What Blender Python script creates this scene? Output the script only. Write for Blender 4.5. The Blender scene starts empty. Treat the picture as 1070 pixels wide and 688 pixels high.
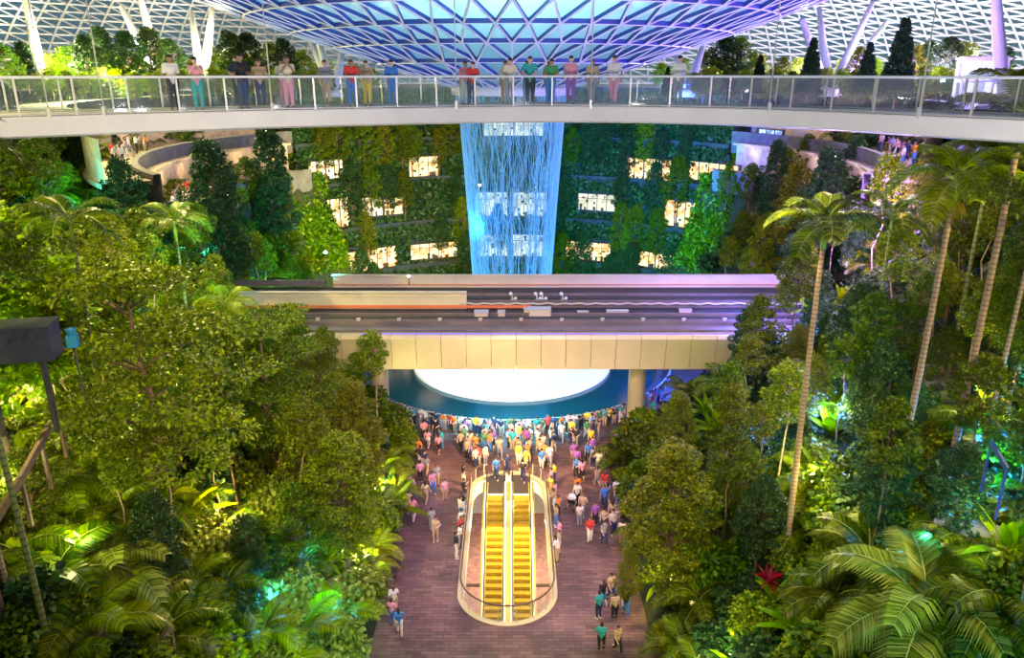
import bpy, math, random
import numpy as np
from mathutils import Vector, Matrix
PI = math.pi
rad = math.radians
S = bpy.context.scene
COL = S.collection
R0 = random.Random(7)

# ---------------------------------------------------------------- camera, world, exposure
PITCH = rad(18.5); F = 800.0; CAMZ = 27.0
cd = bpy.data.cameras.new('camera'); cam = bpy.data.objects.new('camera', cd); COL.objects.link(cam)
cam.location = (0, 0, CAMZ); cam.rotation_euler = (PI/2 - PITCH, 0, 0)
cd.sensor_width = 36.0; cd.lens = 36.0*F/1070.0; cd.clip_end = 900; cd.clip_start = 0.1
S.camera = cam
vs = S.view_settings
S.display_settings.display_device = 'sRGB'
vs.view_transform = 'Standard'; vs.look = 'None'; vs.gamma = 1.0; vs.exposure = -0.12; vs.use_curve_mapping = False
S.cycles.use_denoising = True
S.cycles.max_bounces = 6; S.cycles.diffuse_bounces = 2; S.cycles.glossy_bounces = 2
S.cycles.transmission_bounces = 3; S.cycles.transparent_max_bounces = 14
S.cycles.sample_clamp_indirect = 4.0
S.cycles.use_light_tree = True
CT, ST = math.cos(PITCH), math.sin(PITCH)

W = bpy.data.worlds.new('dusk_sky'); S.world = W; W.use_nodes = True
nt = W.node_tree; nt.nodes.clear()
tc = nt.nodes.new('ShaderNodeTexCoord'); sp = nt.nodes.new('ShaderNodeSeparateXYZ'); rp = nt.nodes.new('ShaderNodeValToRGB')
bg = nt.nodes.new('ShaderNodeBackground'); wo = nt.nodes.new('ShaderNodeOutputWorld')
nt.links.new(tc.outputs['Generated'], sp.inputs[0]); nt.links.new(sp.outputs['Z'], rp.inputs[0])
nt.links.new(rp.outputs[0], bg.inputs[0]); nt.links.new(bg.outputs[0], wo.inputs[0])
rp.color_ramp.elements[0].position = 0.0; rp.color_ramp.elements[0].color = (.80, 1.1, 1.15, 1)
rp.color_ramp.elements[1].position = 0.6; rp.color_ramp.elements[1].color = (.015, .09, .20, 1)
e_ = rp.color_ramp.elements.new(0.16); e_.color = (.42, .92, 1.1, 1)
bg.inputs[1].default_value = .36

def lamp(kind, name, loc, color, energy, target=None, size=0.3, spot=60, blend=.6, sizey=None):
    l = bpy.data.lights.new(name, kind); l.color = color; l.energy = energy
    o = bpy.data.objects.new(name, l); COL.objects.link(o); o.location = loc
    if kind == 'SPOT': l.spot_size = rad(spot); l.spot_blend = blend; l.shadow_soft_size = size
    elif kind == 'AREA':
        l.size = size
        if sizey: l.shape = 'RECTANGLE'; l.size_y = sizey
    else: l.shadow_soft_size = size
    if target is not None:
        o.rotation_euler = (Vector(target)-Vector(loc)).to_track_quat('-Z', 'Y').to_euler()
    return o
WARM = (1.0, .72, .34); GOLD = (1.0, .78, .22); LIME = (.92, .95, .32); CYAN = (.10, .75, 1.0); BLUE = (.08, .18, 1.0)
PURP = (.45, .22, 1.0); WHITE = (1, .95, .86); TEAL = (.05, .65, .70); PINK = (1.0, .55, .75)
# floods high over the valley; grazing ones added to shadow the slopes
lamp('SPOT', 'flood_left_rim', (-6, 2, 34), (1.0, .86, .42), 12000, (-17, 27, 8), .25, 75)
lamp('SPOT', 'flood_left_grazing', (-27, 14, 32), (1.0, .86, .26), 48000, (-13, 33, 5), .25, 80)
lamp('SPOT', 'flood_right_grazing', (27, 16, 32), (1.0, .86, .30), 28000, (13, 33, 5), .25, 75)
lamp('SPOT', 'flood_right_back', (22, 47, 30), (1.0, .84, .30), 13000, (13, 34, 6), .25, 80)
lamp('SPOT', 'flood_left_back', (-22, 47, 30), (1.0, .82, .26), 32000, (-15, 33, 6), .25, 80)
lamp('SPOT', 'flood_left_mid', (-1, 20, 21), (1.0, .88, .40), 5000, (-11, 34, 7), .4, 80)
lamp('SPOT', 'flood_left_far', (-6, 34, 24), (1.0, .80, .36), 8000, (-19, 44, 14), .4, 85)
lamp('SPOT', 'flood_right_rim', (7, 2, 33), (1.0, .86, .42), 6000, (16, 25, 7), .5, 70)
lamp('SPOT', 'flood_right_mid', (1, 20, 21), (.98, .90, .42), 6500, (10, 34, 7), .4, 75)
lamp('SPOT', 'flood_right_far', (9, 30, 24), (1.0, .82, .40), 8000, (21, 42, 14), .4, 85)
# low garden spots between the plants
for x, y, z, c, e in ((-9, 24, 3.5, LIME, 900), (-13, 31, 8.5, GOLD, 1100), (-18, 36, 13.5, LIME, 900), (-8.3, 36, 2.5, LIME, 700), (-20, 28, 14.5, GOLD, 800), (-8.2, 43, 2.5, LIME, 700), (9, 26, 3.5, LIME, 800), (8.4, 34, 2.5, GOLD, 700), (14, 32, 9.5, LIME, 700), (20, 30, 14.5, GOLD, 600), (8.4, 42, 2.5, LIME, 600), (-24, 46, 18, GOLD, 900)):
    lamp('POINT', 'garden_spot', (x, y, z), c, e, None, .12)
for x, y, z, e in ((-10.9, 29.0, 5.0, 500), (-8.6, 30.2, 3.4, 420), (-10.1, 33.3, 4.4, 380), (19.7, 29.8, 13.2, 700), (19.0, 27.0, 12.6, 800), (17.4, 26.0, 11.6, 600), (16.0, 25.5, 10.0, 400), (21.5, 29.0, 15, 600), (-26, 46, 20.5, 700), (-22, 50, 17, 600), (-24, 58, 14, 900)):
    lamp('POINT', 'cyan_spot', (x, y, z), (.02, .35, 1.0) if y < 40 else (.02, .60, .62), e*1.1, None, .1)
for x, y, z, c, e in ((-19.6, 29.6, 13.6, LIME, 900), (-17, 31, 11, LIME, 700), (-18, 24, 12.2, LIME, 700), (-15.8, 24, 10, LIME, 600), (-20.5, 39, 15.5, WHITE, 900), (-22.5, 33, 16.5, GOLD, 700), (-16.8, 40, 11.5, GOLD, 700), (-27, 40, 21, LIME, 1000), (-28.5, 46, 22.5, LIME, 1000), (16, 34, 10.5, LIME, 700), (13.8, 29.5, 8.5, GOLD, 600), (16.6, 23.5, 11, LIME, 500), (-30, 56, 24.5, GOLD, 900), (-25, 64, 16, GOLD, 700), (-20, 58, 8, LIME, 900)):
    lamp('POINT', 'added_side_light', (x, y, z+1.2), c, e*.6, None, .3)  # warm points added to side-light the slopes, no lamp stands here
lamp('SPOT', 'cyan_right', (12, 8, 16), CYAN, 9000, (17, 22, 9), .2, 45)
lamp('SPOT', 'cyan_left', (-4, 20, 9), CYAN, 4200, (-9, 27, 3), .2, 50)
lamp('SPOT', 'teal_left', (-12, 38, 20), TEAL, 9000, (-24, 48, 15), .2, 60)
for x, y, z, c, e in ((22, 44, 20, PURP, 3600), (18.5, 51, 14.5, PURP, 3600), (17.5, 56, 13, BLUE, 2500), (21, 46, 17.5, PURP, 2600), (20, 50, 16, PURP, 2400), (20.6, 42, 14.6, PURP, 1800), (23.5, 48, 21.5, PURP, 2200), (16.3, 35, 11, BLUE, 1500), (16.4, 37, 10, BLUE, 2200), (14, 39, 8, BLUE, 1800)):
    lamp('POINT', 'violet_spot', (x, y, z), c, e, None, .15)
lamp('POINT', 'purple_right', (24, 47, 19), PURP, 2600, None, .4)
lamp('POINT', 'blue_right', (19, 47, 12), BLUE, 3000, None, .4)
lamp('SPOT', 'blue_right_slope', (15, 60, 4), BLUE, 9000, (21, 68, 3), .3, 100)
lamp('SPOT', 'purple_right_slope', (18, 58, 18), PURP, 7000, (27, 66, 14), .3, 90)
# far forest wall
lamp('SPOT', 'far_left_green', (-8, 66, 13), (.95, .78, .22), 52000, (-18, 94, 12), .4, 75)
lamp('SPOT', 'far_left_teal', (-14, 62, 12), TEAL, 16000, (-26, 80, 9), .4, 80)
lamp('SPOT', 'far_right_teal', (8, 64, 12), (.02, .45, .62), 80000, (13, 96, 12), .4, 80)
lamp('SPOT', 'far_right_blue', (12, 66, 22), (.03, .10, 1.0), 70000, (20, 94, 21), .4, 70)
lamp('SPOT', 'far_left_warm', (-13, 66, 23), (1, .78, .22), 20000, (-16, 93, 14), .3, 70)
lamp('SPOT', 'far_right_cyan', (12, 68, 23), (.02, .50, .75), 26000, (13, 96, 14), .3, 75)
lamp('SPOT', 'far_center_blue', (-3, 66, 14), (.02, .25, .9), 22000, (-7, 98, 14), .4, 60)
# waterfall projectors
lamp('SPOT', 'water_beam_left', (-13, 65, 5), (.03, .42, 1.0), 9500, (0, 70, 13), .2, 75)
lamp('SPOT', 'water_beam_right', (13, 65, 5), (.03, .50, 1.0), 8500, (0, 70, 13), .2, 75)
lamp('SPOT', 'water_beam_low', (0, 64.2, 3), (.10, .70, 1.0), 2400, (0, 70, 10), .2, 80)
# floodlights in the open dip above the glass, and roof uplights
lamp('POINT', 'dip_light', (0, 47, 38), (.45, .95, 1.0), 8500, None, 1.0)
lamp('POINT', 'dip_light', (-16, 62, 41), (.10, .50, 1.0), 3200, None, 1.0)
lamp('POINT', 'dip_light', (16, 62, 41), (.22, .18, 1.0), 4000, None, 1.0)
lamp('SPOT', 'roof_front', (0, 38, 25.2), (.75, .85, 1.0), 1500, (0, 57, 29), .5, 120)
lamp('SPOT', 'roof_left', (-13, 36, 25.0), (.45, .55, 1.0), 3200, (-14, 62, 32), .5, 100)
lamp('SPOT', 'roof_right', (14, 36, 25.0), (.50, .20, 1.0), 6500, (15, 60, 32), .5, 100)
lamp('SPOT', 'roof_side_left', (-45, 92, 27), (.95, .98, .95), 60000, (-62, 132, 36), .5, 120)
lamp('SPOT', 'roof_side_right', (45, 92, 27), (.70, .78, 1.0), 75000, (62, 132, 36), .5, 120)
# canopy bridge and park
lamp('SPOT', 'bridge_wash_left', (-6, 8, 24.5), (1, .84, .78), 5200, (-8, 27, 25.8), .5, 110)
lamp('SPOT', 'bridge_wash_right', (6, 8, 24.5), (.85, .80, 1), 7000, (6, 27, 25.8), .5, 110)
for i, (x, y, c, e) in enumerate([(-44, 80, (1, .92, .45), 2600), (-33, 86, (1, .86, .4), 2400), (-54, 90, (1, .95, .6), 2600), (-24, 100, (1, .8, .35), 1800),
                                  (24, 98, (1, .9, .55), 2200), (34, 88, (.95, .9, .9), 2400), (46, 82, (1, .95, .75), 2400), (39, 74, PURP, 2600), (56, 92, (.9, .9, 1), 2600), (32, 104, PURP, 1800)]):
    lamp('POINT', 'park_lamp', (x, y, 27.4), c, e*7, None, .3)
for x, y, c in ((-30, 58, WARM), (-34, 64, LIME), (-27, 99, WARM), (-36, 72, LIME), (28, 100, WARM), (34, 70, WHITE), (38, 62, PURP), (44, 66, WHITE), (50, 78, PURP), (-48, 72, LIME), (-16, 101, WARM), (16, 101, (.6, .7, 1)), (-60, 84, LIME), (62, 84, WHITE)):
    lamp('POINT', 'added_park_light', (x, y, 27.0), c, 4200, None, .3)  # points added to brighten the park floor and planting
for x, y, e in ((23, 46, 2600), (26, 55, 2600), (31, 58, 2200)):
    lamp('POINT', 'violet_park_light', (x, y, 28.0), (.40, .22, 1.0), e, None, .3)
# plaza, train bridge, pit
lamp('SPOT', 'plaza_purple', (5, 30, 20), (.80, .38, 1.0), 10500, (2, 44, 0), .5, 75)
lamp('SPOT', 'plaza_left', (-3, 28, 20), (.9, .45, .75), 8500, (-3, 44, 0), .5, 75)
lamp('SPOT', 'plaza_near', (0, 18, 16), (.9, .5, .6), 1300, (0, 33, 0), .5, 75)
lamp('SPOT', 'plaza_gold', (0, 44, 7.2), (1, .62, .22), 9000, (0, 51.0, 0), .4, 100)
lamp('SPOT', 'pool_teal', (0, 52, 7.0), (.03, .50, .75), 16000, (0, 59, 0), .4, 110)
lamp('SPOT', 'fascia_wash', (-3, 36, 3), (1, .82, .34), 2700, (-1, 50, 8.7), .4, 75)
lamp('SPOT', 'track_wash', (0, 40, 25), (1, .74, .55), 5000, (0, 57, 10), .5, 90)
lamp('AREA', 'pit_light', (0, 42, -0.6), (1.0, .76, .16), 480, (0, 40, -6), 4.0, sizey=7)
lamp('POINT', 'pit_lamp_left', (-2.3, 44.5, -1.6), (1, .9, .7), 420, None, .3)
lamp('SPOT', 'plaza_blue', (-3, 40, 12), (.25, .45, 1), 1500, (-5.6, 45, 0), .3, 28)
lamp('POINT', 'pool_side_blue', (15.5, 62, 3), (.03, .10, 1.0), 6000, None, .4)
lamp('POINT', 'pit_lamp_right', (2.3, 44.5, -1.6), (1, .9, .7), 420, None, .3)

# ---------------------------------------------------------------- helpers
def ray(px, py):
    u = (px-535)/F; v = (py-344)/F
    return Vector((u, CT - v*ST, -ST - v*CT))
def at(px, py, Y):
    d = ray(px, py); t = Y/d.y
    return Vector((d.x*t, Y, CAMZ + d.z*t))
def onz(px, py, z):
    d = ray(px, py); t = (z-CAMZ)/d.z
    return Vector((d.x*t, d.y*t, z))
def proj(p):
    x, y, z = p[0], p[1], p[2]-CAMZ
    dep = y*CT - z*ST; up = y*ST + z*CT
    return 535 + F*x/dep, 344 - F*up/dep, dep
def ring_r(x, y): return math.hypot(x, y-70)
def ter(x, y):
    r = ring_r(x, y)
    if y >= 70:
        f = min(1, (y-70)/14)
        r0 = 20*(1-f)+26.5*f
        return max(0, min(25, 25*(r-r0)/(11*(1-f)+8*f)))
    ring = max(0, min(25, 25*(r-20)/11))
    val = max(0, min(25, .9*(abs(x)-7.2)))
    return min(ring, val)
def onter(px, py):
    d = ray(px, py); t = 12.0
    while t < 150:
        p = d*t
        if p.z+CAMZ <= ter(p.x, p.y): break
        t += .1
    return Vector((d.x*t, d.y*t, ter(d.x*t, d.y*t)))

class MB:
    def __init__(s): s.v = []; s.f = []; s.m = []; s.sm = []
    def add(s, vs_, fs, m=0, smooth=False):
        o = len(s.v); s.v.extend([tuple(q) for q in vs_])
        for f in fs: s.f.append(tuple(o+i for i in f)); s.m.append(m); s.sm.append(smooth)
    def box(s, c, d, m=0, rz=0, M=None):
        x, y, z = d[0]/2, d[1]/2, d[2]/2
        vs_ = [Vector((a*x, b*y, e*z)) for e in (-1, 1) for b in (-1, 1) for a in (-1, 1)]
        mt = M if M is not None else Matrix.Rotation(rz, 4, 'Z')
        vs_ = [mt @ q + Vector(c) for q in vs_]
        s.add(vs_, [(0, 2, 3, 1), (4, 5, 7, 6), (0, 1, 5, 4), (1, 3, 7, 5), (3, 2, 6, 7), (2, 0, 4, 6)], m)
    def beam(s, a, b, w, h, m=0, up=Vector((0, 0, 1))):
        a = Vector(a); b = Vector(b); d = (b-a)
        if d.length < 1e-6: return
        d.normalize(); sx = d.cross(up)
        if sx.length < 1e-4: sx = d.cross(Vector((0, 1, 0)))
        sx.normalize(); u = sx.cross(d)
        vs_ = [p + sx*(i*w/2) + u*(j*h/2) for p in (a, b) for j in (-1, 1) for i in (-1, 1)]
        s.add(vs_, [(0, 1, 3, 2), (4, 6, 7, 5), (0, 4, 5, 1), (1, 5, 7, 3), (3, 7, 6, 2), (2, 6, 4, 0)], m)
    def tube(s, pts, rs, n=8, m=0, smooth=True, cap=True):
        pts = [Vector(p) for p in pts]
        if not isinstance(rs, (list, tuple)): rs = [rs]*len(pts)
        ring = []; ref = Vector((.13, .97, .2))
        for i, p in enumerate(pts):
            t = (pts[min(i+1, len(pts)-1)] - pts[max(i-1, 0)])
            if t.length < 1e-7: t = Vector((0, 0, 1))
            t.normalize()
            sx = t.cross(ref)
            if sx.length < .05: sx = t.cross(Vector((1, 0, 0)))
            sx.normalize(); u = t.cross(sx)
            for k in range(n):
                a = 2*PI*k/n
                ring.append(p + (sx*math.cos(a)+u*math.sin(a))*rs[i])
        fs = []
        for i in range(len(pts)-1):
            for k in range(n):
                a = i*n+k; b = i*n+(k+1) % n
                fs.append((a, b, b+n, a+n))
        if cap:
            fs.append(tuple(range(n))[::-1]); fs.append(tuple((len(pts)-1)*n+k for k in range(n)))
        s.add(ring, fs, m, smooth)
    def lathe(s, prof, n=32, c=(0, 0, 0), a0=0, a1=2*PI, m=0, smooth=True, sy=1.0):
        full = abs(a1-a0-2*PI) < 1e-6
        cnt = n if full else n+1
        vs_ = []
        for (r, z) in prof:
            for k in range(cnt):
                a = a0+(a1-a0)*k/n
                vs_.append((c[0]+r*math.sin(a), c[1]+r*math.cos(a)*sy, c[2]+z))
        fs = []
        for i in range(len(prof)-1):
            for k in range(n):
                b = (k+1) % cnt
                fs.append((i*cnt+k, i*cnt+b, (i+1)*cnt+b, (i+1)*cnt+k))
        s.add(vs_, fs, m, smooth)
    def sphere(s, c, r, n=10, m=0, sc=(1, 1, 1)):
        c = Vector(c); vs_ = [c+Vector((0, 0, -r*sc[2]))]
        rows = max(4, n//2)
        for i in range(1, rows):
            ph = -PI/2+PI*i/rows
            for k in range(n):
                a = 2*PI*k/n
                vs_.append(c+Vector((r*math.cos(ph)*math.cos(a)*sc[0], r*math.cos(ph)*math.sin(a)*sc[1], r*math.sin(ph)*sc[2])))
        vs_.append(c+Vector((0, 0, r*sc[2]))); fs = []
        for k in range(n): fs.append((0, 1+(k+1) % n, 1+k))
        for i in range(rows-2):
            for k in range(n):
                a = 1+i*n+k; b = 1+i*n+(k+1) % n
                fs.append((a, b, b+n, a+n))
        t = len(vs_)-1; o = 1+(rows-2)*n
        for k in range(n): fs.append((o+k, o+(k+1) % n, t))
        s.add(vs_, fs, m, True)
    def mesh(s, name, mats):
        me = bpy.data.meshes.new(name); me.from_pydata(s.v, [], s.f)
        if not isinstance(mats, (list, tuple)): mats = [mats]
        for q in mats: me.materials.append(q)
        me.polygons.foreach_set('material_index', s.m)
        me.polygons.foreach_set('use_smooth', s.sm)
        me.update(); return me
    def build(s, name, mats, parent=None, loc=None):
        return link(name, s.mesh(name, mats), parent, loc)
def link(name, me, parent=None, loc=None):
    o = bpy.data.objects.new(name, me); COL.objects.link(o)
    if parent is not None: o.parent = parent
    if loc is not None: o.location = loc
    return o
def tag(o, label, cat, group=None, kind=None):
    if label: o['label'] = label
    if cat: o['category'] = cat
    if group: o['group'] = group
    if kind: o['kind'] = kind
    return o
def struct(o, label=None):
    o['kind'] = 'structure'
    if label: o['label'] = label
    return o
def empty(name, loc=(0, 0, 0), rz=0):
    o = bpy.data.objects.new(name, None); COL.objects.link(o); o.location = loc; o.rotation_euler = (0, 0, rz); o.empty_display_size = .2
    return o
KIDS = {}
def kids(o):
    return KIDS.get(o.name, [])
def part(name, me, parent, loc=None, rot=None, scale=None):
    o = link(name, me, parent, loc)
    if rot is not None: o.rotation_euler = rot
    if scale is not None: o.scale = scale
    KIDS.setdefault(parent.name, []).append(o)
    return o
def copy_tree(o, parent=None):
    c = o.copy(); COL.objects.link(c); c.parent = parent
    for ch in kids(o):
        q = copy_tree(ch, c); KIDS.setdefault(c.name, []).append(q)
    return c

# ---------------------------------------------------------------- materials
def newmat(name):
    m = bpy.data.materials.new(name); m.use_nodes = True
    n = m.node_tree; n.nodes.clear()
    return m, n, n.nodes.new('ShaderNodeOutputMaterial')
def principled(name, c, rough=.6, metal=0, noise=.0, scale=4, emit=None, es=0, bump=0, c2=None, coat=0, spec=None):
    m, n, out = newmat(name)
    b = n.nodes.new('ShaderNodeBsdfPrincipled'); n.links.new(b.outputs[0], out.inputs[0])
    b.inputs['Base Color'].default_value = (*c, 1); b.inputs['Roughness'].default_value = rough; b.inputs['Metallic'].default_value = metal
    if spec is not None: b.inputs['Specular IOR Level'].default_value = spec
    if coat: b.inputs['Coat Weight'].default_value = coat
    if emit: b.inputs['Emission Color'].default_value = (*emit, 1); b.inputs['Emission Strength'].default_value = es
    if noise or c2:
        t = n.nodes.new('ShaderNodeTexCoord'); x = n.nodes.new('ShaderNodeTexNoise'); x.inputs['Scale'].default_value = scale; x.inputs['Detail'].default_value = 5
        r = n.nodes.new('ShaderNodeValToRGB'); n.links.new(t.outputs['Object'], x.inputs['Vector']); n.links.new(x.outputs['Fac'], r.inputs[0])
        cc = c2 if c2 else tuple(min(1, q*(1+noise)) for q in c)
        r.color_ramp.elements[0].position = .32; r.color_ramp.elements[1].position = .68
        r.color_ramp.elements[0].color = (*(c if c2 else tuple(q*(1-noise) for q in c)), 1); r.color_ramp.elements[1].color = (*cc, 1)
        n.links.new(r.outputs[0], b.inputs['Base Color'])
        if bump:
            u = n.nodes.new('ShaderNodeBump'); u.inputs['Strength'].default_value = bump; u.inputs['Distance'].default_value = .05
            n.links.new(x.outputs['Fac'], u.inputs['Height']); n.links.new(u.outputs[0], b.inputs['Normal'])
    return m
def leafmat(name, ca, cb, cc, trans=.28, rough=.42):
    m, n, out = newmat(name)
    g = n.nodes.new('ShaderNodeNewGeometry'); oi = n.nodes.new('ShaderNodeObjectInfo')
    r = n.nodes.new('ShaderNodeValToRGB'); n.links.new(g.outputs['Random Per Island'], r.inputs[0])
    e = r.color_ramp.elements; e[0].position = 0; e[0].color = (*ca, 1); e[1].position = 1; e[1].color = (*cc, 1)
    k = e.new(.5); k.color = (*cb, 1)
    h = n.nodes.new('ShaderNodeHueSaturation'); mr = n.nodes.new('ShaderNodeMapRange')
    h.inputs['Saturation'].default_value = 1.22; mr.inputs[3].default_value = .475; mr.inputs[4].default_value = .525
    n.links.new(oi.outputs['Random'], mr.inputs[0]); n.links.new(mr.outputs[0], h.inputs['Hue']); n.links.new(r.outputs[0], h.inputs['Color'])
    mv = n.nodes.new('ShaderNodeMapRange'); mv.inputs[3].default_value = .75; mv.inputs[4].default_value = 1.25
    n.links.new(oi.outputs['Random'], mv.inputs[0]); n.links.new(mv.outputs[0], h.inputs['Value'])
    b = n.nodes.new('ShaderNodeBsdfPrincipled'); b.inputs['Roughness'].default_value = rough; b.inputs['Specular IOR Level'].default_value = .28
    t = n.nodes.new('ShaderNodeBsdfTranslucent'); mx = n.nodes.new('ShaderNodeMixShader'); mx.inputs[0].default_value = trans
    n.links.new(h.outputs[0], b.inputs['Base Color']); n.links.new(h.outputs[0], t.inputs[0])
    n.links.new(b.outputs[0], mx.inputs[1]); n.links.new(t.outputs[0], mx.inputs[2]); n.links.new(mx.outputs[0], out.inputs[0])
    return m
def clothmat(name, rough=.8):
    m, n, out = newmat(name); b = n.nodes.new('ShaderNodeBsdfPrincipled'); oi = n.nodes.new('ShaderNodeObjectInfo')
    b.inputs['Roughness'].default_value = rough
    n.links.new(oi.outputs['Color'], b.inputs['Base Color']); n.links.new(b.outputs[0], out.inputs[0]); return m
def emis(name, c, s):
    m, n, out = newmat(name); e = n.nodes.new('ShaderNodeEmission'); e.inputs[0].default_value = (*c, 1); e.inputs[1].default_value = s
    n.links.new(e.outputs[0], out.inputs[0]); return m
def panemat(name, tint, transp, transl, gloss, rough=.08):
    m, n, out = newmat(name)
    a = n.nodes.new('ShaderNodeBsdfTransparent'); a.inputs[0].default_value = (*tint, 1)
    b = n.nodes.new('ShaderNodeBsdfTranslucent'); b.inputs[0].default_value = (*tint, 1)
    c = n.nodes.new('ShaderNodeBsdfGlossy'); c.inputs[0].default_value = (1, 1, 1, 1); c.inputs['Roughness'].default_value = rough
    m1 = n.nodes.new('ShaderNodeMixShader'); m1.inputs[0].default_value = transl/(transp+transl)
    m2 = n.nodes.new('ShaderNodeMixShader'); m2.inputs[0].default_value = gloss
    n.links.new(a.outputs[0], m1.inputs[1]); n.links.new(b.outputs[0], m1.inputs[2])
    n.links.new(m1.outputs[0], m2.inputs[1]); n.links.new(c.outputs[0], m2.inputs[2]); n.links.new(m2.outputs[0], out.inputs[0])
    return m
M = {}
M['leaf_fine'] = leafmat('leaf_fine', (.045, .075, .010), (.14, .18, .020), (.31, .34, .035))
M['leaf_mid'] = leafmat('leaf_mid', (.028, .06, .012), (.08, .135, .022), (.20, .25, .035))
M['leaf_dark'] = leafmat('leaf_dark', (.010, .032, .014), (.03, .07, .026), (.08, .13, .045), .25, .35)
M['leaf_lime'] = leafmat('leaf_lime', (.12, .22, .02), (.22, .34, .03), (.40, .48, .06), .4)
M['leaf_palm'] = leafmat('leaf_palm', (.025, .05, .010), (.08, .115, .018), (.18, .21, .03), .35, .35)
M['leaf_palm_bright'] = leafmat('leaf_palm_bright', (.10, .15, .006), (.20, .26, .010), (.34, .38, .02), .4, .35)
M['leaf_pale'] = leafmat('leaf_pale', (.12, .15, .03), (.22, .25, .06), (.36, .38, .12), .35)
M['leaf_red'] = leafmat('leaf_red', (.25, .005, .02), (.45, .01, .03), (.30, .03, .02), .3)
M['leaf_yellow'] = leafmat('leaf_yellow', (.42, .36, .03), (.6, .52, .06), (.5, .3, .05), .35)
M['bark'] = principled('bark', (.16, .09, .05), .9, noise=.45, scale=6, bump=.4)
M['bark_pale'] = principled('bark_pale', (.34, .24, .15), .85, noise=.3, scale=5, bump=.3)
def ringed(name, c1, c2, freq):
    m, n, out = newmat(name); b = n.nodes.new('ShaderNodeBsdfPrincipled'); n.links.new(b.outputs[0], out.inputs[0]); b.inputs['Roughness'].default_value = .75
    t = n.nodes.new('ShaderNodeTexCoord'); w = n.nodes.new('ShaderNodeTexWave'); w.bands_direction = 'Z'; w.inputs['Scale'].default_value = freq; w.inputs['Distortion'].default_value = .6; w.inputs['Detail'].default_value = 2
    r = n.nodes.new('ShaderNodeValToRGB'); r.color_ramp.elements[0].color = (*c1, 1); r.color_ramp.elements[1].color = (*c2, 1); r.color_ramp.elements[0].position = .05; r.color_ramp.elements[1].position = .35
    n.links.new(t.outputs['Object'], w.inputs['Vector']); n.links.new(w.outputs['Fac'], r.inputs[0]); n.links.new(r.outputs[0], b.inputs['Base Color'])
    return m
M['palm_trunk'] = ringed('palm_trunk', (.17, .11, .07), (.33, .22, .14), 1.6)
M['palm_green'] = ringed('palm_green', (.07, .08, .02), (.16, .18, .04), 1.2)
M['culm'] = ringed('culm', (.25, .17, .02), (.62, .44, .05), .9)
M['crownshaft'] = principled('crownshaft', (.22, .36, .04), .45, noise=.2, scale=3)
M['rachis'] = principled('rachis', (.30, .34, .08), .5)
M['soil'] = principled('soil', (.018, .026, .010), 1, c2=(.035, .045, .016), scale=1.2, noise=.3)
M['white_steel'] = principled('white_steel', (.82, .82, .86), .4, noise=.04, scale=2)
M['light_tinted_steel'] = principled('light_tinted_steel', (.035, .07, .30), .5)  # backlit shade on roof webs and blue light on rail, painted as colour
M['frame_steel'] = principled('frame_steel', (.60, .58, .55), .4, .3)
M['dark_steel'] = principled('dark_steel', (.06, .055, .05), .5, .3, noise=.2)
M['brown_steel'] = principled('brown_steel', (.13, .08, .06), .6, .2, noise=.25)
M['roof_glass'] = panemat('roof_glass', (.80, .97, 1.0), .25, .75, .08)
M['rail_glass'] = panemat('rail_glass', (.93, .98, 1.0), .95, .05, .09, .03)
M['deck_white'] = principled('deck_white', (.74, .70, .68), .5, noise=.06, scale=.7)
M['deck_floor'] = principled('deck_floor', (.68, .62, .54), .7, noise=.15)
M['cream'] = principled('cream', (.72, .62, .44), .5, noise=.06, scale=.6)
M['track'] = principled('track', (.035, .030, .032), .55, noise=.35, scale=.8)
M['track_grey'] = principled('track_grey', (.16, .13, .12), .55, noise=.2, scale=.6)
M['fascia'] = principled('fascia', (.64, .55, .30), .38, .15, noise=.08, scale=.35)
M['orange'] = principled('orange', (.75, .20, .08), .5)
M['box_beige'] = principled('box_beige', (.62, .52, .42), .6)
M['tan_wall'] = principled('tan_wall', (.55, .42, .28), .8, noise=.25, scale=1.5)
M['grey_wall'] = principled('grey_wall', (.14, .13, .13), .8, noise=.25, scale=1.2)
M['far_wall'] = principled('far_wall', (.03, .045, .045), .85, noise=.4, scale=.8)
M['stone'] = principled('stone', (.24, .20, .21), .85, noise=.35, scale=2.5, bump=.5)
M['navy_box'] = principled('navy_box', (.035, .038, .05), .5, noise=.15)
M['blue_plastic'] = principled('blue_plastic', (.03, .28, .45), .4)
M['esc_steel'] = principled('esc_steel', (.62, .48, .12), .38, .55, noise=.08)
M['esc_step'] = principled('esc_step', (.50, .35, .03), .5, .35, noise=.15, scale=5)
M['esc_plate'] = principled('esc_plate', (.10, .09, .085), .45, .6, noise=.2, scale=8)
M['rubber'] = principled('rubber', (.02, .02, .02), .5)
M['pit_white'] = principled('pit_white', (.86, .82, .76), .4)
M['pit_floor'] = principled('pit_floor', (.72, .42, .38), .5, c2=(.46, .22, .22), scale=3.5, noise=.3)
M['led_warm'] = emis('led_warm', (1, .86, .42), 5)
M['led_violet'] = emis('led_violet', (.30, .20, 1), 1.4)
M['floodlight'] = emis('floodlight', (.75, .93, 1), 60)
M['lamp_teal'] = emis('lamp_teal', (.3, 1, .95), 14)
M['lamp_white'] = emis('lamp_white', (1, .93, .8), 14)
M['skin'] = clothmat('skin', .6); M['cloth'] = clothmat('cloth'); M['hair'] = clothmat('hair', .6)

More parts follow.
